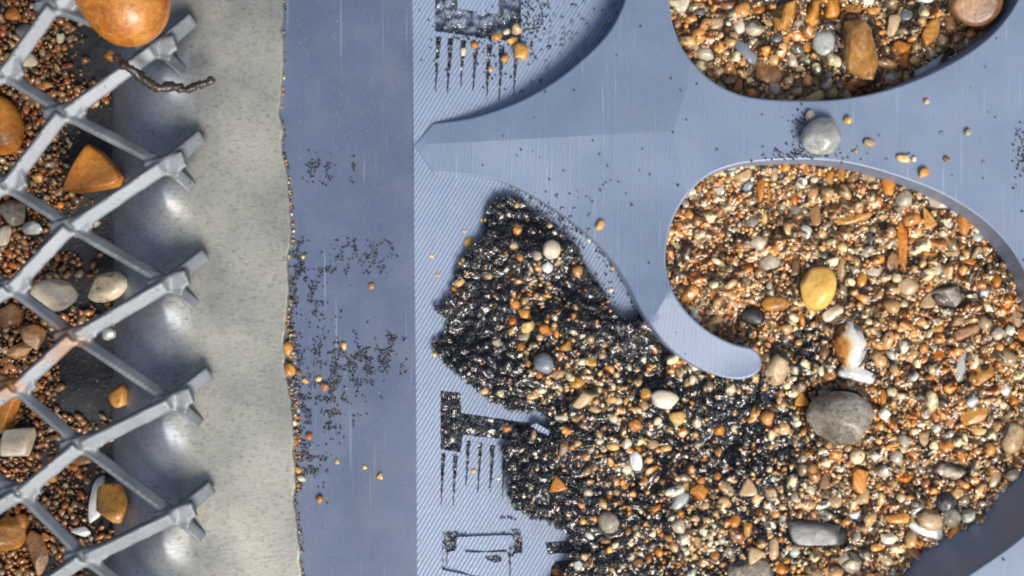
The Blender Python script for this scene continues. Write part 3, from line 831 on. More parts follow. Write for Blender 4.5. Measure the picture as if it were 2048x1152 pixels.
hp('S', '''
1115 971 20 21 10 orange tri .7 | solitary orange rounded triangle pebble on black sand near the ribbed floor
1176 986 10 10 0 beige round
1218 1046 20 26 35 taupe round .7 | grey brown oval pebble with a wet sheen in the lower black sand
1256 1063 7 11 -10 brown round
1165 1044 9 9 0 yellow round
1210 1084 13 6 8 amber slab
1178 1072 11 7 -30 white round
1127 896 11 18 -20 brown round .7
1272 923 13 21 15 white round .8 | bright white oval pebble among orange ones in the sand
1254 940 12 11 0 cream round
1301 941 20 10 38 amber round .7
1298 921 11 9 0 yellow round
1306 890 13 11 0 tan round .6
1278 899 9 8 0 orange round
1225 896 14 9 -10 yellow angular
1252 886 12 12 0 cream angular
1200 883 9 8 0 cream round
1271 850 14 14 15 orange angular .7
1227 838 10 10 0 cream round
1237 845 9 8 0 beige round
1328 799 30 19 -12 cream round .9 | cream oval pebble below the left end of the hook arm
1292 788 12 15 10 amber round .7
1289 812 14 11 0 tan round
1165 798 26 16 42 tan block .9 | tan brown angled block shaped pebble in the middle of the black sand
1187 818 16 9 -8 tan round
1222 801 12 8 10 yellow round
1236 803 10 9 0 cream round
1251 803 9 11 0 amber round
1262 796 8 8 0 clear round
1355 835 18 17 0 yellow angular .7
1366 866 13 12 30 amber angular
1440 861 15 13 10 orange angular .6
1088 727 21 21 -30 slate round .9 | smooth slate grey round pebble in the black sand
1116 750 16 11 20 tan block
1078 751 9 9 0 orange angular
1154 766 16 13 0 amber round .6
1184 725 13 12 0 yellow round
1204 712 9 8 0 tan round
1132 693 13 14 -10 amber round .7
1091 657 13 15 15 orange round .7
1113 669 6 9 0 orange round
1055 653 14 14 0 yellow round .8
1050 629 15 12 0 amber block
1030 609 12 10 0 orange round
1025 643 9 9 0 orange round
1049 674 15 10 0 beige slab
1042 694 11 11 0 amber round
995 687 13 10 0 beige round
1056 729 8 9 0 amber round
1080 675 9 8 0 tan round
1103 499 19 20 0 cream round .8 | round cream pebble in the upper tongue of black sand
1094 533 12 13 0 white angular .8 | white pebble just below the round cream pebble
1075 513 10 10 0 beige round
1040 516 8 9 0 amber round
1028 492 11 10 0 tan round
1033 461 11 14 0 amber angular
976 554 11 7 0 tan slab
936 485 9 13 0 yellow block | golden upright chip on the left border of the black sand
928 462 4 4 0 yellow round
964 440 5 6 0 yellow round
919 567 12 7 32 yellow slab | golden slanted chip on the left border of the black sand
907 578 6 6 0 amber round
926 521 5 5 0 yellow round
864 512 6 4 -10 yellow slab
876 550 5 4 -20 yellow slab
869 709 5 5 0 yellow round
1177 481 5 5 0 cream round
1222 581 6 6 0 cream angular
1226 536 5 4 0 yellow round
947 942 6 6 0 yellow round
997 957 4 4 0 cream round
1015 856 12 9 0 orange angular .8 | orange chip in the sand filled T shaped mark
1031 870 9 6 10 cream slab .8
1124 837 15 8 0 cream slab
1041 104 17 20 0 amber block .9 | shiny amber pebble beside the recessed lines at top
1033 58 12 12 0 tan angular .9
1013 64 8 8 0 cream round
1023 82 13 8 -5 yellow round .9
995 73 13 9 15 amber angular .9
949 90 9 7 0 orange angular .9
926 103 6 9 0 cream slab .9
1010 117 8 9 0 amber round .9
982 138 6 7 0 yellow round
1210 160 1 1 0 tan round
1213 48 4 4 0 amber round
1170 790 1 1 0 tan round
1110 860 1 1 0 tan round
1180 900 10 9 0 beige round
1250 975 8 7 0 amber round
1235 985 10 9 0 tan angular
1218 993 6 8 0 orange round
1312 1018 14 8 30 orange slab
1318 1105 11 11 0 amber angular
1275 1125 12 12 0 brown round
1298 1118 9 9 0 orange round
1115 1145 12 9 0 amber angular
1080 770 1 1 0 tan round
1155 1130 12 12 0 clear round
''')
hp('band', '''
688 691 6 9 15 yellow slab .9 | golden chip above the dense patch of black specks on the blue strip
619 872 8 8 0 orange angular .9 | orange chip near the lower part of the plate edge
674 924 5 6 0 yellow tri .9
729 935 5 6 20 yellow tri .9
760 953 7 9 -15 yellow tri .9 | rightmost of three small golden chips low on the blue strip
640 999 8 10 -15 amber angular .9 | lowest golden chip on the smooth blue strip
650 773 10 12 0 brown angular .9 | dark brown chip among black specks on the blue strip
637 758 7 6 20 yellow round .9
611 762 7 8 0 yellow round .9
743 572 6 7 0 brown round .9
606 514 4 4 0 yellow round .9
576 697 12 16 0 amber round .9 | amber pebble lodged against the plate edge, upper of two
578 740 14 14 0 amber round .9 | amber tan pebble lodged against the plate edge, lower of two
588 845 8 8 0 cream round .9
589 885 7 10 0 amber angular .9
603 957 9 7 -20 cream round .9
597 940 7 8 0 orange round .9
595 745 8 8 0 brown round .9
''')
hp('mesh', '''
236 -28 104 122 0 orange round | very large smooth orange brown pebble resting on the mesh at the top
185 345 62 56 8 orange tri .9 | orange triangular stone seen in a mesh opening
2 252 44 62 10 orange round .6 | large orange stone at the left edge under the mesh
110 590 50 33 -5 cream round .9 | beige kidney shaped pebble in a mesh opening beside a speckled cream one
214 575 44 29 18 spot round .9 | cream pebble with brown speckles in a mesh opening
241 790 25 27 -20 amber angular .8 | amber angular pebble under the mesh beside the black rubber
222 1012 34 46 -10 amber angular .9 | amber brown stone in the low mesh opening with a white stone behind
192 1000 15 52 -10 white slab .7 | white flat stone behind the amber brown stone in the low mesh opening
40 882 34 40 -20 cream angular .9 | pinkish cream angular stone at the left under the mesh
16 820 20 60 -25 orange slab .9 | long orange slab at the left edge under the mesh
165 1063 23 11 5 white angular .9 | small white stone in the lowest full mesh opening
66 768 16 15 0 orange angular
90 742 15 12 20 orange angular
16 1068 36 38 0 amber angular .6
76 1105 20 48 15 brown slab .7
42 1046 19 19 20 orange round .9
30 428 32 28 0 taupe round .6
8 470 15 22 0 cream angular .8
66 456 22 16 -10 clear angular .6
56 562 11 20 0 orange angular
54 122 22 14 10 beige slab
215 668 18 17 30 clear angular
113 836 13 14 0 beige round
134 858 15 10 0 amber angular
66 670 26 32 10 brown angular .6
20 630 26 26 0 brown round .5
135 690 8 16 0 orange round
160 920 24 12 0 brown slab
148 935 10 8 0 orange round
68 963 15 13 0 orange round
104 955 11 11 0 amber round
210 185 12 9 20 amber angular
192 205 9 10 0 tan round
222 113 14 14 0 orange angular
190 445 13 10 0 beige round
120 410 8 8 0 orange round
62 1030 1 1 0 orange round
20 1000 18 10 -40 tan slab
95 170 12 9 0 orange round
25 30 18 16 0 orange angular
50 60 22 16 0 grey round
90 1075 12 10 0 orange round
120 75 9 12 0 beige angular
40 700 30 16 25 brown angular
220 877 9 7 0 cream round
90 1050 1 1 0 orange round
72 340 1 1 0 orange round
75 355 14 11 0 amber angular
''')
HP = [h for h in HP if h['rx'] > 1.5]
for h in HP: h['chip'] = h['zone'] in ('band', 'deck')
def zone_base(zone, x, y):
    if zone == 'A': return float(bedA_z(x, y))
    if zone == 'deck': return float(wedge_z(x, y))
    if zone == 'B': return float(bed_z(x, y))
    if zone == 'S': return float(floor_z(x, y)) if not SANDMASK(x, y) else float(bed_z(x, y))
    if zone == 'band': return float(band_z(x, y))
    return float(rub_z(x, y))

# ---------------------------------------------------------------- sand outline
sandS = smooth_poly([(975, 425), (988, 396), (1015, 392), (1040, 394), (1056, 415), (1084, 432), (1104, 452), (1128, 470), (1158, 500), (1178, 545), (1205, 575), (1222, 612), (1256, 640), (1290, 640), (1330, 670), (1380, 690), (1460, 720),
    (1500, 722), (1540, 690), (1700, 640), (2040, 560), (2140, 800), (2110, 950), (2020, 1010), (1930, 1090), (1800, 1160), (1700, 1230), (1110, 1230),
    (1118, 1160), (1150, 1118), (1122, 1108), (1150, 1100), (1128, 1064), (1090, 1045), (1062, 1038), (1020, 1004), (1013, 940), (1005, 893), (1040, 872), (1062, 858), (1098, 870), (1100, 845), (1078, 825), (1040, 826), (1000, 812), (950, 782), (908, 745), (868, 706), (866, 690), (893, 645), (866, 618),
    (893, 600), (905, 570), (914, 530), (940, 492), (962, 480)], step=8)
sandS[:, 0] += rng.normal(0, 1.8, len(sandS)); sandS[:, 1] += rng.normal(0, 1.8, len(sandS))
pocketB = smooth_poly([(1515, 760), (1521, 714), (1505, 697), (1468, 688), (1420, 664), (1375, 625), (1345, 580), (1332, 530), (1335, 480), (1350, 430), (1380, 385), (1420, 350), (1480, 329), (1560, 321), (1640, 321),
    (1710, 330), (1790, 352), (1865, 380), (1930, 415), (1985, 458), (2030, 512), (2070, 590), (2110, 700), (2130, 850), (2060, 960), (1960, 1080), (1800, 1180), (1600, 1230), (1300, 1230), (1300, 900)], step=10)
def SANDMASK(x, y): return bool(inpoly(np.array([x]), np.array([y]), sandS)[0])

# rasters, 2 px cells, covering the picture with a margin
X0, Y0, CS = -80, -80, 2.0; NX, NY = 1110, 660
occ = np.zeros((NY, NX), bool); Htop = np.full((NY, NX), -9.0, np.float32)
RX, RY = np.meshgrid(X0 + (np.arange(NX) + .5) * CS, Y0 + (np.arange(NY) + .5) * CS)
BODY = inpoly(RX, RY, body) & ~inpoly(RX, RY, pocketA)
MA = inpoly(RX, RY, pocketA); MS = (inpoly(RX, RY, sandS) | inpoly(RX, RY, pocketB)) & ~BODY
def cell(x, y): return np.clip(((x - X0) / CS).astype(int), 0, NX-1), np.clip(((y - Y0) / CS).astype(int), 0, NY-1)
def splat(x, y, r, ztop, mark=.85):
    i0, i1 = max(0, int((x - r - X0) / CS)), min(NX, int((x + r - X0) / CS) + 2)
    j0, j1 = max(0, int((y - r - Y0) / CS)), min(NY, int((y + r - Y0) / CS) + 2)
    if i0 >= i1 or j0 >= j1: return
    d2 = ((RX[j0:j1, i0:i1] - x) ** 2 + (RY[j0:j1, i0:i1] - y) ** 2) / (r * r)
    h = np.where(d2 < 1, ztop - (1 - np.sqrt(np.clip(1 - d2, 0, 1))) * r / U * .8, -9)
    Htop[j0:j1, i0:i1] = np.maximum(Htop[j0:j1, i0:i1], h)
    if mark: occ[j0:j1, i0:i1] |= d2 < mark

rr = np.random.default_rng(5)
def add_pebble(h):
    if h['shape'] == 'round' and not h['label'] and rr.random() < .55: h['shape'] = 'angular'
    x, y = h['x'], h['y']; rx, ry = h['rx'], h['ry']; r = max(rx, ry)
    n = 4 if r > 28 else 3 if r > 11 else 2
    lump = (.08 if r < 28 else .10) if h['shape'] == 'round' else .10
    v, f = rock(n, rr, h['shape'], lump)
    flat = {'slab': .55, 'block': .8, 'tri': .6, 'angular': .75, 'round': .72}[h['shape']]
    rz = flat * min(rx, ry) / U
    if h['zone'] in ('S', 'band', 'deck') and r < 9: rz *= .8
    a_ = math.radians(h['rot'])
    base = zone_base(h['zone'], x, y)
    z = base + rz * (2 * h['lift'] - .9 if h['zone'] in ('A', 'B') else 2 * h['lift'] - .6) if not h.get('z') else h['z']
    if h['zone'] in ('band', 'deck'): z = base + rz * .8
    if h['zone'] == 'mesh': z = base + rz * .75 + .03
    if h['label'] and 'very large smooth orange' in h['label']: z = .02 + rz * .8
    if h['zone'] == 'mesh' and h['label'] and ('triangular' in h['label'] or 'kidney' in h['label'] or 'speckles' in h['label']): z = -.62
    if h['zone'] == 'mesh' and x > 195 and z < -.5: z = -.68
    k = (H - z) / H / U
    w_ = v * np.array([rx * k, ry * k, rz])
    R = np.array([[math.cos(a_), -math.sin(a_), 0], [math.sin(a_), math.cos(a_), 0], [0, 0, 1]])
    w_ = w_ @ R.T
    nm_ = 'stone_chip' if h.get('chip') else 'pebble'; o = link(nm_, tri_mesh(nm_, w_, f), PAL[h['col']][0]); o.location = P(x, y, z)
    h['obj'] = o; h['z'] = z
    # occupancy of the turned ellipse by a few discs
    L = max(rx, ry); s = min(rx, ry); m = max(1, int(round((L - s) / (s * .6))) * 2 + 1)
    for q in range(m):
        t = (q / (m - 1) * 2 - 1) * (L - s) if m > 1 else 0
        dx, dy = (t, 0) if rx >= ry else (0, t)
        splat(x + dx * math.cos(a_) - dy * math.sin(a_), y - (dx * math.sin(a_) + dy * math.cos(a_)), s, z + rz)
    return o
for h in HP:
    h['chip'] = h['zone'] in ('band', 'deck') or (h['zone'] == 'S' and not SANDMASK(h['x'], h['y']))
big_ = sorted((h for h in HP if not h['chip']), key=lambda h: -h['rx'] * h['ry'])
HP = big_[:298] + [h for h in HP if h['chip']]
for h in HP: add_pebble(h)
HERO = occ.copy()

# ---------------------------------------------------------------- medium grains by dart throwing
def gauss(x, y, cx, cy, sx, sy=None):
    sy = sy or sx; return np.exp(-.5 * (((x - cx) / sx) ** 2 + ((y - cy) / sy) ** 2))
def dark(x, y):
    """share of black sand at a point"""
    d = np.where(x < 1340, .97, .06)
    d = np.maximum(d, np.where((y > 740) & (x < 1900), .9 * np.clip((1720 + 60 * pnoise(x, y, 61, 9, (.004, .02)) - x) / 230, 0, 1) * np.clip((y - 735) / 25, 0, 1), 0))
    d = np.maximum(d, .8 * gauss(x, y, 1620, 700, 45, 50)); d = np.maximum(d, .5 * gauss(x, y, 1770, 745, 50, 30))
    d = np.maximum(d, .45 * gauss(x, y, 1800, 900, 80, 50)); d = np.where((x < 1600) & (y < 690) & (x > 1334), .06, d)
    d = d - .35 * gauss(x, y, 1240, 870, 70, 90) - .30 * gauss(x, y, 1400, 1010, 90, 70) - .35 * gauss(x, y, 1430, 1110, 200, 35) - .25 * gauss(x, y, 1090, 650, 50, 110)
    d = d - .35 * gauss(x, y, 1160, 760, 60, 40)
    return np.clip(d, .03, .97)
BROWN = np.array([(.45, .29, .13), (.50, .24, .06), (.55, .22, .03), (.24, .17, .10), (.62, .50, .33), (.33, .30, .26), (.62, .60, .55), (.07, .055, .04), (.38, .22, .09), (.30, .13, .03)])
BP = np.array([.26, .22, .075, .09, .15, .07, .06, .015, .08, .02]); BP = BP / BP.sum(); BROWN = np.minimum(BROWN * np.array([1.36, 1.25, 1.0]) + .015, .8)
DARK = np.array([(.010, .011, .014), (.02, .022, .027), (.045, .047, .055), (.10, .105, .115), (.30, .31, .31), (.09, .055, .025), (.32, .22, .11)])
DP = np.array([.40, .30, .15, .08, .03, .025, .015]); DP = DP / DP.sum()
PKEY = ['tan', 'amber', 'orange', 'brown', 'cream', 'grey', 'white', 'black', 'tan', 'amber']
grains = []          # x, y, z, r(px), colour, elong
def free(x, y, r, th=.12):
    i0, i1 = max(0, int((x - r - X0) / CS)), min(NX, int((x + r - X0) / CS) + 1); j0, j1 = max(0, int((y - r - Y0) / CS)), min(NY, int((y + r - Y0) / CS) + 1)
    s = occ[j0:j1, i0:i1]; return s.size > 0 and s.mean() < th
MESHM = (RX < 262) & (RX > -60)
def grav_left(x, y):   # where gravel lies on the rubber under the mesh
    g_ = .95 * np.clip((95 - x) / 60, 0, 1) + .9 * (gauss(x, y, 100, 130, 30, 90) + gauss(x, y, 85, 345, 26, 60) + gauss(x, y, 120, 190, 60, 16) + gauss(x, y, 100, 400, 40, 18) + gauss(x, y, 130, 1000, 30, 50) + gauss(x, y, 92, 800, 16, 60) + gauss(x, y, 150, 1062, 60, 22) + gauss(x, y, 110, 535, 40, 16) + gauss(x, y, 140, 640, 60, 14) + gauss(x, y, 150, 855, 40, 10) + gauss(x, y, 140, 1140, 20, 20))
    return np.clip(g_, 0, 1)
auto = []
sizes = [(17, 110), (13.5, 800), (10.5, 2600), (8.2, 5200), (6.4, 6000)]
for r0, tries in sizes:
    for zone, M, nt_ in (('A', MA, tries * .55), ('B', MS, tries * 1.9), ('mesh', MESHM, tries * .5)):
        jj, ii = np.nonzero(M); pick = rng.integers(0, len(jj), int(nt_))
        for q in pick:
            x = X0 + (ii[q] + rng.random()) * CS; y = Y0 + (jj[q] + rng.random()) * CS
            r = r0 * rng.uniform(.85, 1.2)
            if zone == 'B':
                dk = float(dark(x, y))
                if rng.random() > (1 - dk) ** 2.0: continue
                if x < 1330 and r0 > 12: continue
                if x < 1560 and x > 1334 and y < 690 and r0 > 9 and rng.random() < .85: continue
                if not free(x, y, r * .9, .2): continue
                z = float(bed_z(x, y))
            elif zone == 'A':
                if not free(x, y, r * .9, .2): continue
                z = float(bedA_z(x, y))
            else:
                if r0 > 9 or rng.random() > float(grav_left(x, y)) or not free(x, y, r * .8, .3): continue
                z = float(rub_z(x, y)) + .04
            ci = rng.choice(10, p=BP); c = BROWN[ci] * rng.uniform(.7, 1.25)
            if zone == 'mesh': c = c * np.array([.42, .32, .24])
            z += rng.uniform(-.25, .6) * r / U
            if r0 >= 10 and zone in 'AB' and y > -5 and x < 2040 and y < 1150 and len(auto) < 0:
                h = dict(x=x, y=y, rx=r * rng.uniform(.7, 1.0), ry=r * rng.uniform(.85, 1.3), rot=rng.uniform(-50, 50), col=PKEY[ci], shape=['round', 'angular', 'block', 'tri', 'slab'][rng.integers(5)], lift=.5, zone='B' if zone == 'B' else 'A', label=None, auto=True)
                add_pebble(h); auto.append(h); continue
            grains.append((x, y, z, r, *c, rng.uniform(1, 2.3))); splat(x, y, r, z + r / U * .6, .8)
HP += auto
print('medium grains', len(grains), 'auto', len(auto))

# ---------------------------------------------------------------- small grains on jittered grids
small = []
def fill(M, step, rlo, rhi, zf, colf, layers=1, dens=None, skip_occ=True, zj=.02):
    for L in range(layers):
        nx_, ny_ = int(NX * CS / step), int(NY * CS / step)
        gx_, gy_ = np.meshgrid(X0 + (np.arange(nx_) + .5) * step, Y0 + (np.arange(ny_) + .5) * step)
        gx_ = (gx_ + rng.uniform(-.5, .5, gx_.shape) * step).ravel(); gy_ = (gy_ + rng.uniform(-.5, .5, gy_.shape) * step).ravel()
        i, j = cell(gx_, gy_); k = M[j, i] & (gx_ > -60) & (gx_ < 2110) & (gy_ > -40) & (gy_ < 1190)
        if skip_occ: k &= ~occ[j, i]
        if dens is not None: k &= rng.random(len(k)) < dens(gx_, gy_)
        gx_, gy_ = gx_[k], gy_[k]; n = len(gx_); r = rng.uniform(rlo, rhi, n) ; z = zf(gx_, gy_) + rng.uniform(-zj, zj, n) + L * .012
        c = colf(gx_, gy_, n); small.append(np.column_stack([gx_, gy_, z, r, c, rng.uniform(1, 1.6, n)]))
def cmix(x, y, n):
    dk = rng.random(n) < dark(x, y); b = BROWN[rng.choice(10, n, p=BP)]; d = DARK[rng.choice(7, n, p=DP)]
    return np.where(dk[:, None], d, b) * rng.uniform(.7, 1.25, (n, 1))
def cbrown(x, y, n): return BROWN[rng.choice(10, n, p=BP)] * rng.uniform(.6, 1.2, (n, 1))
def cblack(x, y, n): return DARK[rng.choice(7, n, p=[.5, .3, .12, .03, .01, .03, .01])] * rng.uniform(.6, 1.2, (n, 1))
fill(MS, 4.9, 2.0, 3.2, bed_z, lambda x, y, n: np.where((rng.random(n) < .03)[:, None], BROWN[rng.choice(10, n, p=BP)] * .8, DARK[rng.choice(7, n, p=DP)]) * rng.uniform(.7, 1.25, (n, 1)), layers=2, dens=lambda x, y: np.clip(dark(x, y) * 1.15, 0, 1), zj=.012)
fill(MS, 6.4, 3.0, 5.2, lambda x, y: bed_z(x, y) + .008, lambda x, y, n: cbrown(x, y, n) * 1.15, layers=2, dens=lambda x, y: np.clip((1.06 - dark(x, y)) ** 2.0, .0, 1), zj=.014)
fill(MA, 6.2, 2.8, 4.4, bedA_z, cbrown, layers=2)
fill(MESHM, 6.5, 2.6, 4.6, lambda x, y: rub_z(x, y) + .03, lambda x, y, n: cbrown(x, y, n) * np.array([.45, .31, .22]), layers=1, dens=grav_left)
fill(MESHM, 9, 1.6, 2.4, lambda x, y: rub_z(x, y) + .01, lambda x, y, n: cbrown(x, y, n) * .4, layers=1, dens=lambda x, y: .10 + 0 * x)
n_bed = len(small)
GRASTER = []
# loose specks: black sand on the strip, along the plate edge, in the recessed marks
ALL = np.ones((NY, NX), bool)
def strip_d(x, y):
    ex = np.interp(y, ep[:, 1], ep[:, 0])
    d = 1.1 * np.clip(1 - (x - ex) / np.interp(y, [0, 300, 470, 500, 560, 620, 700, 780, 960, 1000, 1160], [6, 11, 12, 34, 30, 24, 42, 34, 20, 12, 12]), 0, 1) * (x > ex - 2)
    for cx, cy, sx, sy, a_ in ((635, 340, 16, 16, .9), (705, 340, 4, 12, .8), (600, 520, 9, 22, 1.0), (628, 590, 10, 28, .5), (660, 540, 22, 10, .55), (705, 500, 28, 12, .45), (765, 500, 14, 12, .5), (745, 532, 20, 9, .45),
                               (650, 700, 36, 14, .35), (725, 722, 40, 13, 1.0), (755, 715, 26, 12, .9), (695, 745, 30, 18, .5), (785, 675, 14, 10, .5), (797, 740, 8, 8, .4), (665, 790, 26, 30, .3), (620, 925, 18, 24, .9), (665, 840, 14, 30, .35), (600, 800, 12, 60, .5), (650, 640, 30, 30, .10), (700, 800, 60, 60, .05), (720, 620, 60, 80, .02), (640, 1050, 30, 40, .03)):
        d = d + a_ * gauss(x, y, cx, cy, sx, sy)
    n_ = pnoise(x, y, 33, 9, (.012, .05))
    return np.where((x > ex) & (x < 815), np.clip(1.5 * d * np.clip(.65 + 1.1 * n_, 0, 2.0) - .03, 0, .97), 0)
fill(ALL, 3.8, 1.2, 2.7, lambda x, y: band_z(x, y) + .008, cblack, dens=strip_d, zj=.006)
def edge_d(x, y):
    ex = np.interp(y, ep[:, 1], ep[:, 0]); w_ = np.interp(y, [0, 280, 480, 620, 700, 960, 1000, 1160], [4, 6, 8, 10, 26, 14, 6, 8])
    return np.where((x > ex - 1) & (x < ex + w_), .5, 0)
fill(ALL, 6, 2.2, 4.4, lambda x, y: band_z(x, y) + .03, lambda x, y, n: cbrown(x, y, n) * .8, dens=edge_d, zj=.03)
GM = in_glyph(RX, RY)
def gd(x, y):
    d = np.where(y < 70, .22 * (1 - gauss(x, y, 950, 45, 30, 14)) * (1 - gauss(x, y, 895, 5, 8, 20)), .95)
    d = np.where((y > 90) & (y < 300) | (y > 908) & (y < 1050), .62, d)
    d = np.where((y > 1050), np.clip(.02 + .8 * gauss(x, y, 905, 1085, 14, 18) + .9 * gauss(x, y, 1037, 1085, 12, 30) + .9 * gauss(x, y, 988, 1114, 18, 10) + .8 * (x > 1088), 0, .95), d)
    return d
fill(GM, 4.8, 1.9, 3.1, lambda x, y: floor_z(x, y) + np.where((y > 1050) & (x < 1060) | (y > 88) & (y < 300) | (y > 908) & (y < 1050), -.026, -.035), lambda x, y, n: DARK[rng.choice(7, n, p=[.30, .20, .14, .10, .12, .05, .09])], layers=2, dens=gd)
# scattered grains on the floor around the sand, thin line along the riffle wall, dust on the top
low_edge = np.array([p for p in body if 1000 < p[0] < 1330 and 355 < p[1] < 700 and p[1] > 355 + 0 * p[0]])
def floor_d(x, y):
    d = np.zeros_like(x)
    dd = np.full(len(x), 1e9)
    for p in low_edge[::2]: dd = np.minimum(dd, np.hypot(x - p[0], y - p[1]))
    d += .95 * (dd < np.interp(x, [1000, 1060, 1250, 1330], [3, 7, 9, 22])) * (y > 352)
    d += .35 * gauss(x, y, 1100, 440, 30, 25) + .25 * gauss(x, y, 1150, 490, 30, 25) + .3 * gauss(x, y, 1215, 590, 16, 40)
    d += .5 * gauss(x, y, 1050, 40, 26, 34) + .015 * (y < 200) + .4 * gauss(x, y, 975, 60, 40, 20) + .3 * gauss(x, y, 1000, 110, 30, 25)
    d += .8 * gauss(x, y, 1010, 1034, 5, 4) + .5 * gauss(x, y, 1028, 1034, 3, 3)
    return np.where(BODY[cell(x, y)[1], cell(x, y)[0]], 0, d)
def floor_only(x, y):
    i, j = cell(x, y); return np.where(MS[j, i] | GM[j, i] | (x < 835), 0, floor_d(x, y))
fill(ALL, 4.8, 1.6, 3.0, lambda x, y: floor_z(x, y) + .012, cblack, dens=floor_only, zj=.01)
def top_d(x, y):
    i, j = cell(x, y)
    d = .9 * gauss(x, y, 1600, 318, 44, 11) + .8 * gauss(x, y, 1600, 270, 9, 36) + .5 * gauss(x, y, 1640, 312, 40, 7) + .95 * gauss(x, y, 2050, 305, 10, 34) + .002 + .02 * gauss(x, y, 1150, 370, 90, 40)
    return np.where(BODY[j, i], d, 0)
fill(ALL, 4.8, 1.4, 2.8, lambda x, y: wedge_z(x, y) + .01, lambda x, y, n: DARK[rng.choice(7, n, p=[.45, .25, .12, .06, .04, .04, .04])], dens=top_d, zj=.01)

TEMPL = {n: [rock(n, np.random.default_rng(100 + k), ['angular', 'slab', 'block', 'angular', 'tri'][k % 5], .16) for k in range(8)] for n in (1, 2)}
def build_grains(name, G, n, label_kind='stuff', parent=None):
    G = np.asarray(G, float); Vs, Fs, Cs = [], [], []; off = 0
    tid = rng.integers(0, 8, len(G))
    for t in range(8):
        g_ = G[tid == t]; m = len(g_)
        if m == 0: continue
        v, f = TEMPL[n][t]
        q = rng.normal(size=(m, 4)); q /= np.linalg.norm(q, axis=1)[:, None]; w_, x_, y_, z_ = q.T
        R = np.stack([1-2*(y_*y_+z_*z_), 2*(x_*y_-z_*w_), 2*(x_*z_+y_*w_), 2*(x_*y_+z_*w_), 1-2*(x_*x_+z_*z_), 2*(y_*z_-x_*w_), 2*(x_*z_-y_*w_), 2*(y_*z_+x_*w_), 1-2*(x_*x_+y_*y_)], -1).reshape(m, 3, 3)
        el = g_[:, 7]; s = np.stack([g_[:, 3] * el ** .5, g_[:, 3] / el ** .3, g_[:, 3] / el ** .3], -1) / U
        W = np.einsum('mij,mvj->mvi', R, v[None] * s[:, None, :]) ; W[..., 2] *= .85
        W += PA(g_[:, 0], g_[:, 1], g_[:, 2])[:, None, :]
        Vs.append(W.reshape(-1, 3)); Fs.append((f[None] + (np.arange(m) * len(v))[:, None, None] + off).reshape(-1, 3)); off += m * len(v)
        Cs.append(np.repeat(g_[:, 4:7], len(v), 0))
    o = link(name, tri_mesh(name, np.concatenate(Vs), np.concatenate(Fs), np.concatenate(Cs)), M_grain, parent); tag(o, kind='stuff'); return o
Gm = np.array(grains); zl = Gm[:, 0] < 270; za = (Gm[:, 1] < 205) & (Gm[:, 0] > 1330)
def stuff(o, label, cat): tag(o, label, cat)
stuff(build_grains('gravel', Gm[za], 2), 'coarse brown gravel grains filling the upper pocket', 'gravel')
stuff(build_grains('gravel', Gm[~za & ~zl], 2), 'coarse brown and orange grains among black sand in the lower pocket', 'gravel')
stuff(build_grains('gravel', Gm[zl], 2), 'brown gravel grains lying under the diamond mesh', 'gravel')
stuff(build_grains('sand', np.concatenate(small[0:4]), 1), 'wet black and brown sand filling the lower pocket and its tongue', 'sand')
stuff(build_grains('sand', np.concatenate([small[4], small[5]]), 1), 'fine tan sand grains between gravel in the upper pocket', 'sand')
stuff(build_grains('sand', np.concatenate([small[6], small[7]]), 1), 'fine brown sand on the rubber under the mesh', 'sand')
stuff(build_grains('black_sand', np.concatenate([small[8], small[9]]), 1), 'black sand specks along the steel plate edge and smooth blue strip', 'sand')
stuff(build_grains('black_sand', np.concatenate(small[10:12]), 1), 'black sand packed in the recessed marks of the ribbed floor', 'sand')
stuff(build_grains('black_sand', np.concatenate(small[12:]), 1), 'loose black sand grains on the riffle and along its curved wall', 'sand')
print('small grains', sum(len(s) for s in small))

# silt bed below the grains
def heightmesh(name, M, Zg, step, mat, label=None, cat=None):
    m = M[::step, ::step]; zx = Zg[::step, ::step]; rx_, ry_ = RX[::step, ::step], RY[::step, ::step]
    V = PA(rx_, ry_, zx).reshape(-1, 3); idx = np.arange(V.shape[0]).reshape(m.shape)
    F = np.stack([idx[:-1, :-1], idx[1:, :-1], idx[1:, 1:], idx[:-1, 1:]], -1); k = m[:-1, :-1] & m[1:, :-1] & m[1:, 1:] & m[:-1, 1:]
    F = F[k]; u, inv = np.unique(F, return_inverse=True)
    o = link(name, tri_mesh(name, V[u], inv.reshape(-1, 4)), mat); tag(o, label, cat, kind='stuff'); return o
Mbed = MS; heightmesh('silt', Mbed & (dark(RX, RY) < .3), bed_z(RX, RY) - .006, 3, M_bed2, 'brown silt between the gravel of the lower pocket', 'silt')
heightmesh('silt', Mbed, bed_z(RX, RY) - .012, 3, M_bed, 'dark wet silt under the grains of the lower pocket', 'silt')
Mb2 = inpoly(RX, RY, pocketA); heightmesh('silt', Mb2, bedA_z(RX, RY) - .012, 3, M_bed2, 'dark wet silt under the grains of the upper pocket', 'silt')

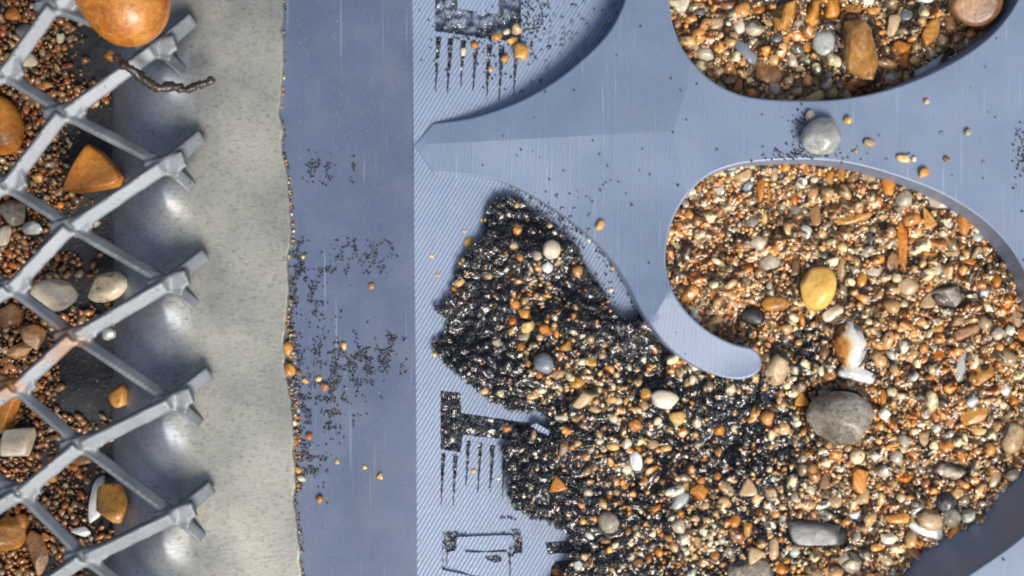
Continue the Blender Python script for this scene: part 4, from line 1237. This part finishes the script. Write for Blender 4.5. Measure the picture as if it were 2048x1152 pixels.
# water film: settles between the grains and climbs their sides
for s in small[:6] + small[10:12]:
    i, j = cell(s[:, 0], s[:, 1]); zt = s[:, 2] + s[:, 3] / U * .7
    for di in (-1, 0, 1):
        for dj in (-1, 0, 1):
            np.maximum.at(Htop, (np.clip(j + dj, 0, NY-1), np.clip(i + di, 0, NX-1)), (zt - .004 * (abs(di) + abs(dj))).astype(np.float32))
def film(M, bz, lift, label):
    Hh = np.where(Htop < -5, bz, Htop); lvl = blur(np.minimum(Hh, bz + .07), 6.0) + lift
    rise = blur(Hh, 3.0) + .014
    wet = np.clip(.95 + .3 * (RY > 700) + .35 * pnoise(RX, RY, 77, 7, (.003, .01)), .15, 1.5)
    w_ = np.minimum(rise + .004, lvl + .045 + .02 * pnoise(RX, RY, 41, 12, (.01, .04))) + .0105 * wet * pnoise(RX, RY, 42, 70, (.022, .055))
    w_ = np.where(HERO, np.minimum(w_, Hh - .03), w_)
    heightmesh('water', M, w_, 1, M_water, label, 'water')
film(MS & (RX < 2100) & (RY < 1190) & (RY > 300) , bed_z(RX, RY), .006, 'thin clear water film over the sand and gravel of the lower pocket')
film(GM & ~((RY > 1050) & (RX < 1060)), floor_z(RX, RY) - RD + .03, .004, 'thin clear water film in the recessed marks of the ribbed floor')
film(MA & (RY > -30), bedA_z(RX, RY), .008, 'thin clear water film over the gravel of the upper pocket')

# droplets of water on the ribbed floor top
dv, df = ICO[2]; Vs, Fs = [], []; off = 0
for k in range(210):
    x, y = rng.normal(1120, 70), rng.normal(60, 60)
    if k % 3 == 0: x, y = rng.uniform(1060, 1240), rng.uniform(0, 200)
    if k % 7 == 0: x, y = rng.uniform(1040, 1180), rng.uniform(395, 500)
    if k % 40 == 0: x, y = rng.uniform(1560, 2030), rng.uniform(215, 330)
    if x < 1050 or y < -20: continue
    i, j = cell(np.array([x]), np.array([y])); ond = BODY[j[0], i[0]]
    if ond and y < 210: continue
    if MS[j[0], i[0]] or MA[j[0], i[0]] or x > 2100: continue
    z = float(wedge_z(x, y) if ond else floor_z(x, y)); r = rng.uniform(1.5, 4.2) / U
    W = dv * np.array([r * rng.uniform(.7, 1.6), r * rng.uniform(.9, 1.5), r * .55]); W[:, 2] = np.maximum(W[:, 2], -.002) + z
    p = P(x, y, z); W[:, 0] += p[0]; W[:, 1] += p[1]; Vs.append(W); Fs.append(df + off); off += len(dv)
o = link('water_droplets', tri_mesh('water_droplets', np.concatenate(Vs), np.concatenate(Fs)), M_water); tag(o, 'small clear water droplets beaded on the blue plastic', 'water', kind='stuff')

# ---------------------------------------------------------------- twig
tp = smooth_poly([(228, 108), (245, 128), (268, 142), (290, 160), (318, 176), (345, 172), (372, 180), (395, 170), (415, 166), (428, 156)], closed=False, step=5)
n = len(tp); zz = np.interp(np.linspace(0, 1, n), [0, .2, .45, .7, 1], [.34, .36, .16, .09, .07]); rad = np.interp(np.linspace(0, 1, n), [0, .1, .4, .7, .9, 1], [6, 9, 9, 8, 7.5, 7]) * rng.uniform(.75, 1.25, n)
ctr = PA(tp[:, 0], tp[:, 1], zz); rings = []
for k in range(10):
    a_ = k / 10 * 2 * math.pi; t = np.gradient(ctr, axis=0); t /= np.linalg.norm(t, axis=1)[:, None]
    s_ = np.cross(t, [0, 0, 1]); s_ /= np.linalg.norm(s_, axis=1)[:, None]; u_ = np.cross(s_, t)
    rings.append(ctr + (s_ * math.cos(a_) + u_ * math.sin(a_)) * (rad * rng.uniform(.8, 1.25, n))[:, None] / U)
rings.append(rings[0]); V, F = strip(rings, closed=False)
tw = link('twig', tri_mesh('twig', V, F), M_twig); tag(tw, 'short dark rotten twig bent over the mesh onto the steel plate', 'twig')

# ---------------------------------------------------------------- labels
ZN = {'A': 'upper pocket', 'B': 'lower pocket', 'S': 'black sand', 'band': 'blue strip', 'deck': 'blue top', 'mesh': 'mesh opening'}
def zname(h):
    x, y = h['x'], h['y']
    if h['zone'] == 'B' and x < 1340 or (h['zone'] == 'B' and y > 760 and x < 1600): return 'in the black sand'
    if h['zone'] == 'S' and not SANDMASK(x, y): return 'on the ribbed blue floor'
    return {'A': 'in the upper pocket', 'B': 'in the lower pocket', 'S': 'in the black sand', 'band': 'on the smooth blue strip', 'deck': 'on the blue bank', 'mesh': 'under the mesh'}[h['zone']]
LM = [('A', 1572, 28, 'large amber angular stone'), ('A', 1724, 108, 'big dark amber stone'), ('A', 1952, 10, 'very large amber pebble'), ('A', 1494, 106, 'slate grey slab'), ('A', 1855, 134, 'long white flake'), ('A', 1649, 85, 'glassy grey pebble'), ('A', 1359, 10, 'cream pebble at the left rim'),
      ('B', 1633, 577, 'large golden amber pebble'), ('B', 1683, 832, 'grey brown boulder'), ('B', 1700, 688, 'amber stained quartz'), ('B', 1805, 493, 'tall orange blade'), ('B', 1707, 438, 'long amber stick'), ('B', 1505, 630, 'black angular stone'), ('B', 1635, 1068, 'long dark grey slab'), ('B', 1858, 1040, 'brown oval on white crescent'), ('B', 1882, 405, 'flat beige oval'), ('B', 1555, 735, 'hook arm tip'), ('B', 1960, 750, 'amber oval at right'), ('B', 1360, 1003, 'pale grey translucent oval'), ('B', 1522, 376, 'upright orange block'), ('B', 2026, 875, 'cream tan pebble at right edge'), ('B', 1500, 1143, 'wide grey brown stone'),
      ('S', 1088, 727, 'slate grey round pebble'), ('S', 1103, 499, 'round cream pebble'), ('S', 1115, 971, 'solitary orange pebble'), ('S', 1272, 923, 'bright white oval'), ('S', 1328, 799, 'cream oval pebble'), ('S', 1165, 798, 'tan angled block'), ('S', 1218, 1046, 'sheeny grey brown oval'), ('S', 1041, 104, 'shiny amber pebble'), ('S', 902, 840, 'sand filled T mark'), ('S', 936, 485, 'golden upright chip'),
      ('band', 577, 718, 'two lodged amber pebbles'), ('band', 725, 722, 'dense black speck patch'), ('band', 620, 925, 'lower speck patch'), ('deck', 1643, 272, 'large pale glassy pebble'), ('deck', 1806, 318, 'golden slab chip'),
      ('mesh', 236, 0, 'very large orange pebble'), ('mesh', 185, 345, 'orange triangular stone'), ('mesh', 110, 590, 'beige kidney pebble'), ('mesh', 40, 882, 'pinkish cream stone'), ('mesh', 222, 1012, 'amber brown stone'), ('mesh', 2, 252, 'large orange edge stone'), ('mesh', 241, 790, 'amber angular pebble')]
def dirn(dx, dy):
    a_ = math.degrees(math.atan2(-dy, dx)) % 360
    return ['right of', 'upper right of', 'above', 'upper left of', 'left of', 'lower left of', 'below', 'lower right of'][int((a_ + 22.5) // 45) % 8]
SHP = {'round': ['rounded', 'smooth'], 'angular': ['angular', 'jagged'], 'slab': ['flat', 'narrow'], 'tri': ['three sided', 'wedge shaped'], 'block': ['blocky', 'squarish']}
used = set(h['label'] for h in HP if h['label'])
for h in HP:
    if not h['label']:
        zs = ('B', 'S') if h['zone'] in 'BS' else (h['zone'],)
        c = sorted((l for l in LM if l[0] in zs), key=lambda l: math.hypot(l[1] - h['x'], l[2] - h['y']))
        r = (h['rx'] + h['ry']) / 2; sz = 'tiny' if r < 7 else 'small' if r < 13 else 'medium' if r < 22 else 'large'
        cn = PAL[h['col']][1]; sp = SHP[h['shape']][0]; d = [math.hypot(l[1] - h['x'], l[2] - h['y']) for l in c]
        nr_ = 'just ' if d[0] < 60 else '' if d[0] < 120 else 'farther '
        D = [dirn(h['x'] - l[1], h['y'] - l[2]) for l in c]
        fr_, ac_ = zname(h), c[0][3]
        if cn + ' ' + sp in ac_ and d[0] < 3: D[0] = 'at'
        cands = [f'{sz} {cn} {sp} pebble {nr_}{D[0]} the {ac_}']
        if len(c) > 1: cands += [f'{sz} {cn} {sp} pebble {D[0]} the {ac_}, {D[1]} the {c[1][3]}']
        if len(c) > 2: cands += [f'{sz} {cn} {sp} pebble {D[0]} the {ac_}, {D[2]} the {c[2][3]}', f'{sz} {cn} {sp} pebble {D[1]} the {c[1][3]}, {D[2]} the {c[2][3]}']
        cands += [f'{sz} {cn} {sp} pebble {fr_}, {nr_}{D[0]} the {ac_}']
        for t in cands:
            if t not in used and len(t.split()) <= 16: h['label'] = t; break
        else:
            for wd in ('another', 'further', 'next', 'extra'):
                t = f'{wd} {sz} {cn} {sp} pebble {nr_}{D[0]} the {ac_}'
                if t not in used: break
            h['label'] = t
        used.add(h['label'])
    GR = {'A': 'pebbles in the upper pocket', 'B': 'pebbles in the lower pocket', 'S': 'pebbles on the sand and ribbed floor', 'band': 'chips on the smooth blue strip', 'deck': 'chips on the blue bank', 'mesh': 'stones under and on the mesh'}
    tag(h['obj'], h['label'], 'stone chip' if h['chip'] else 'pebble', 'chips on the ribbed floor' if h['chip'] and h['zone'] == 'S' else GR[h['zone']])
print('pebbles', len(HP), 'tris', sum(len(o.data.loop_triangles) if not o.data.calc_loop_triangles() else 0 for o in sc.objects if o.type == 'MESH'))
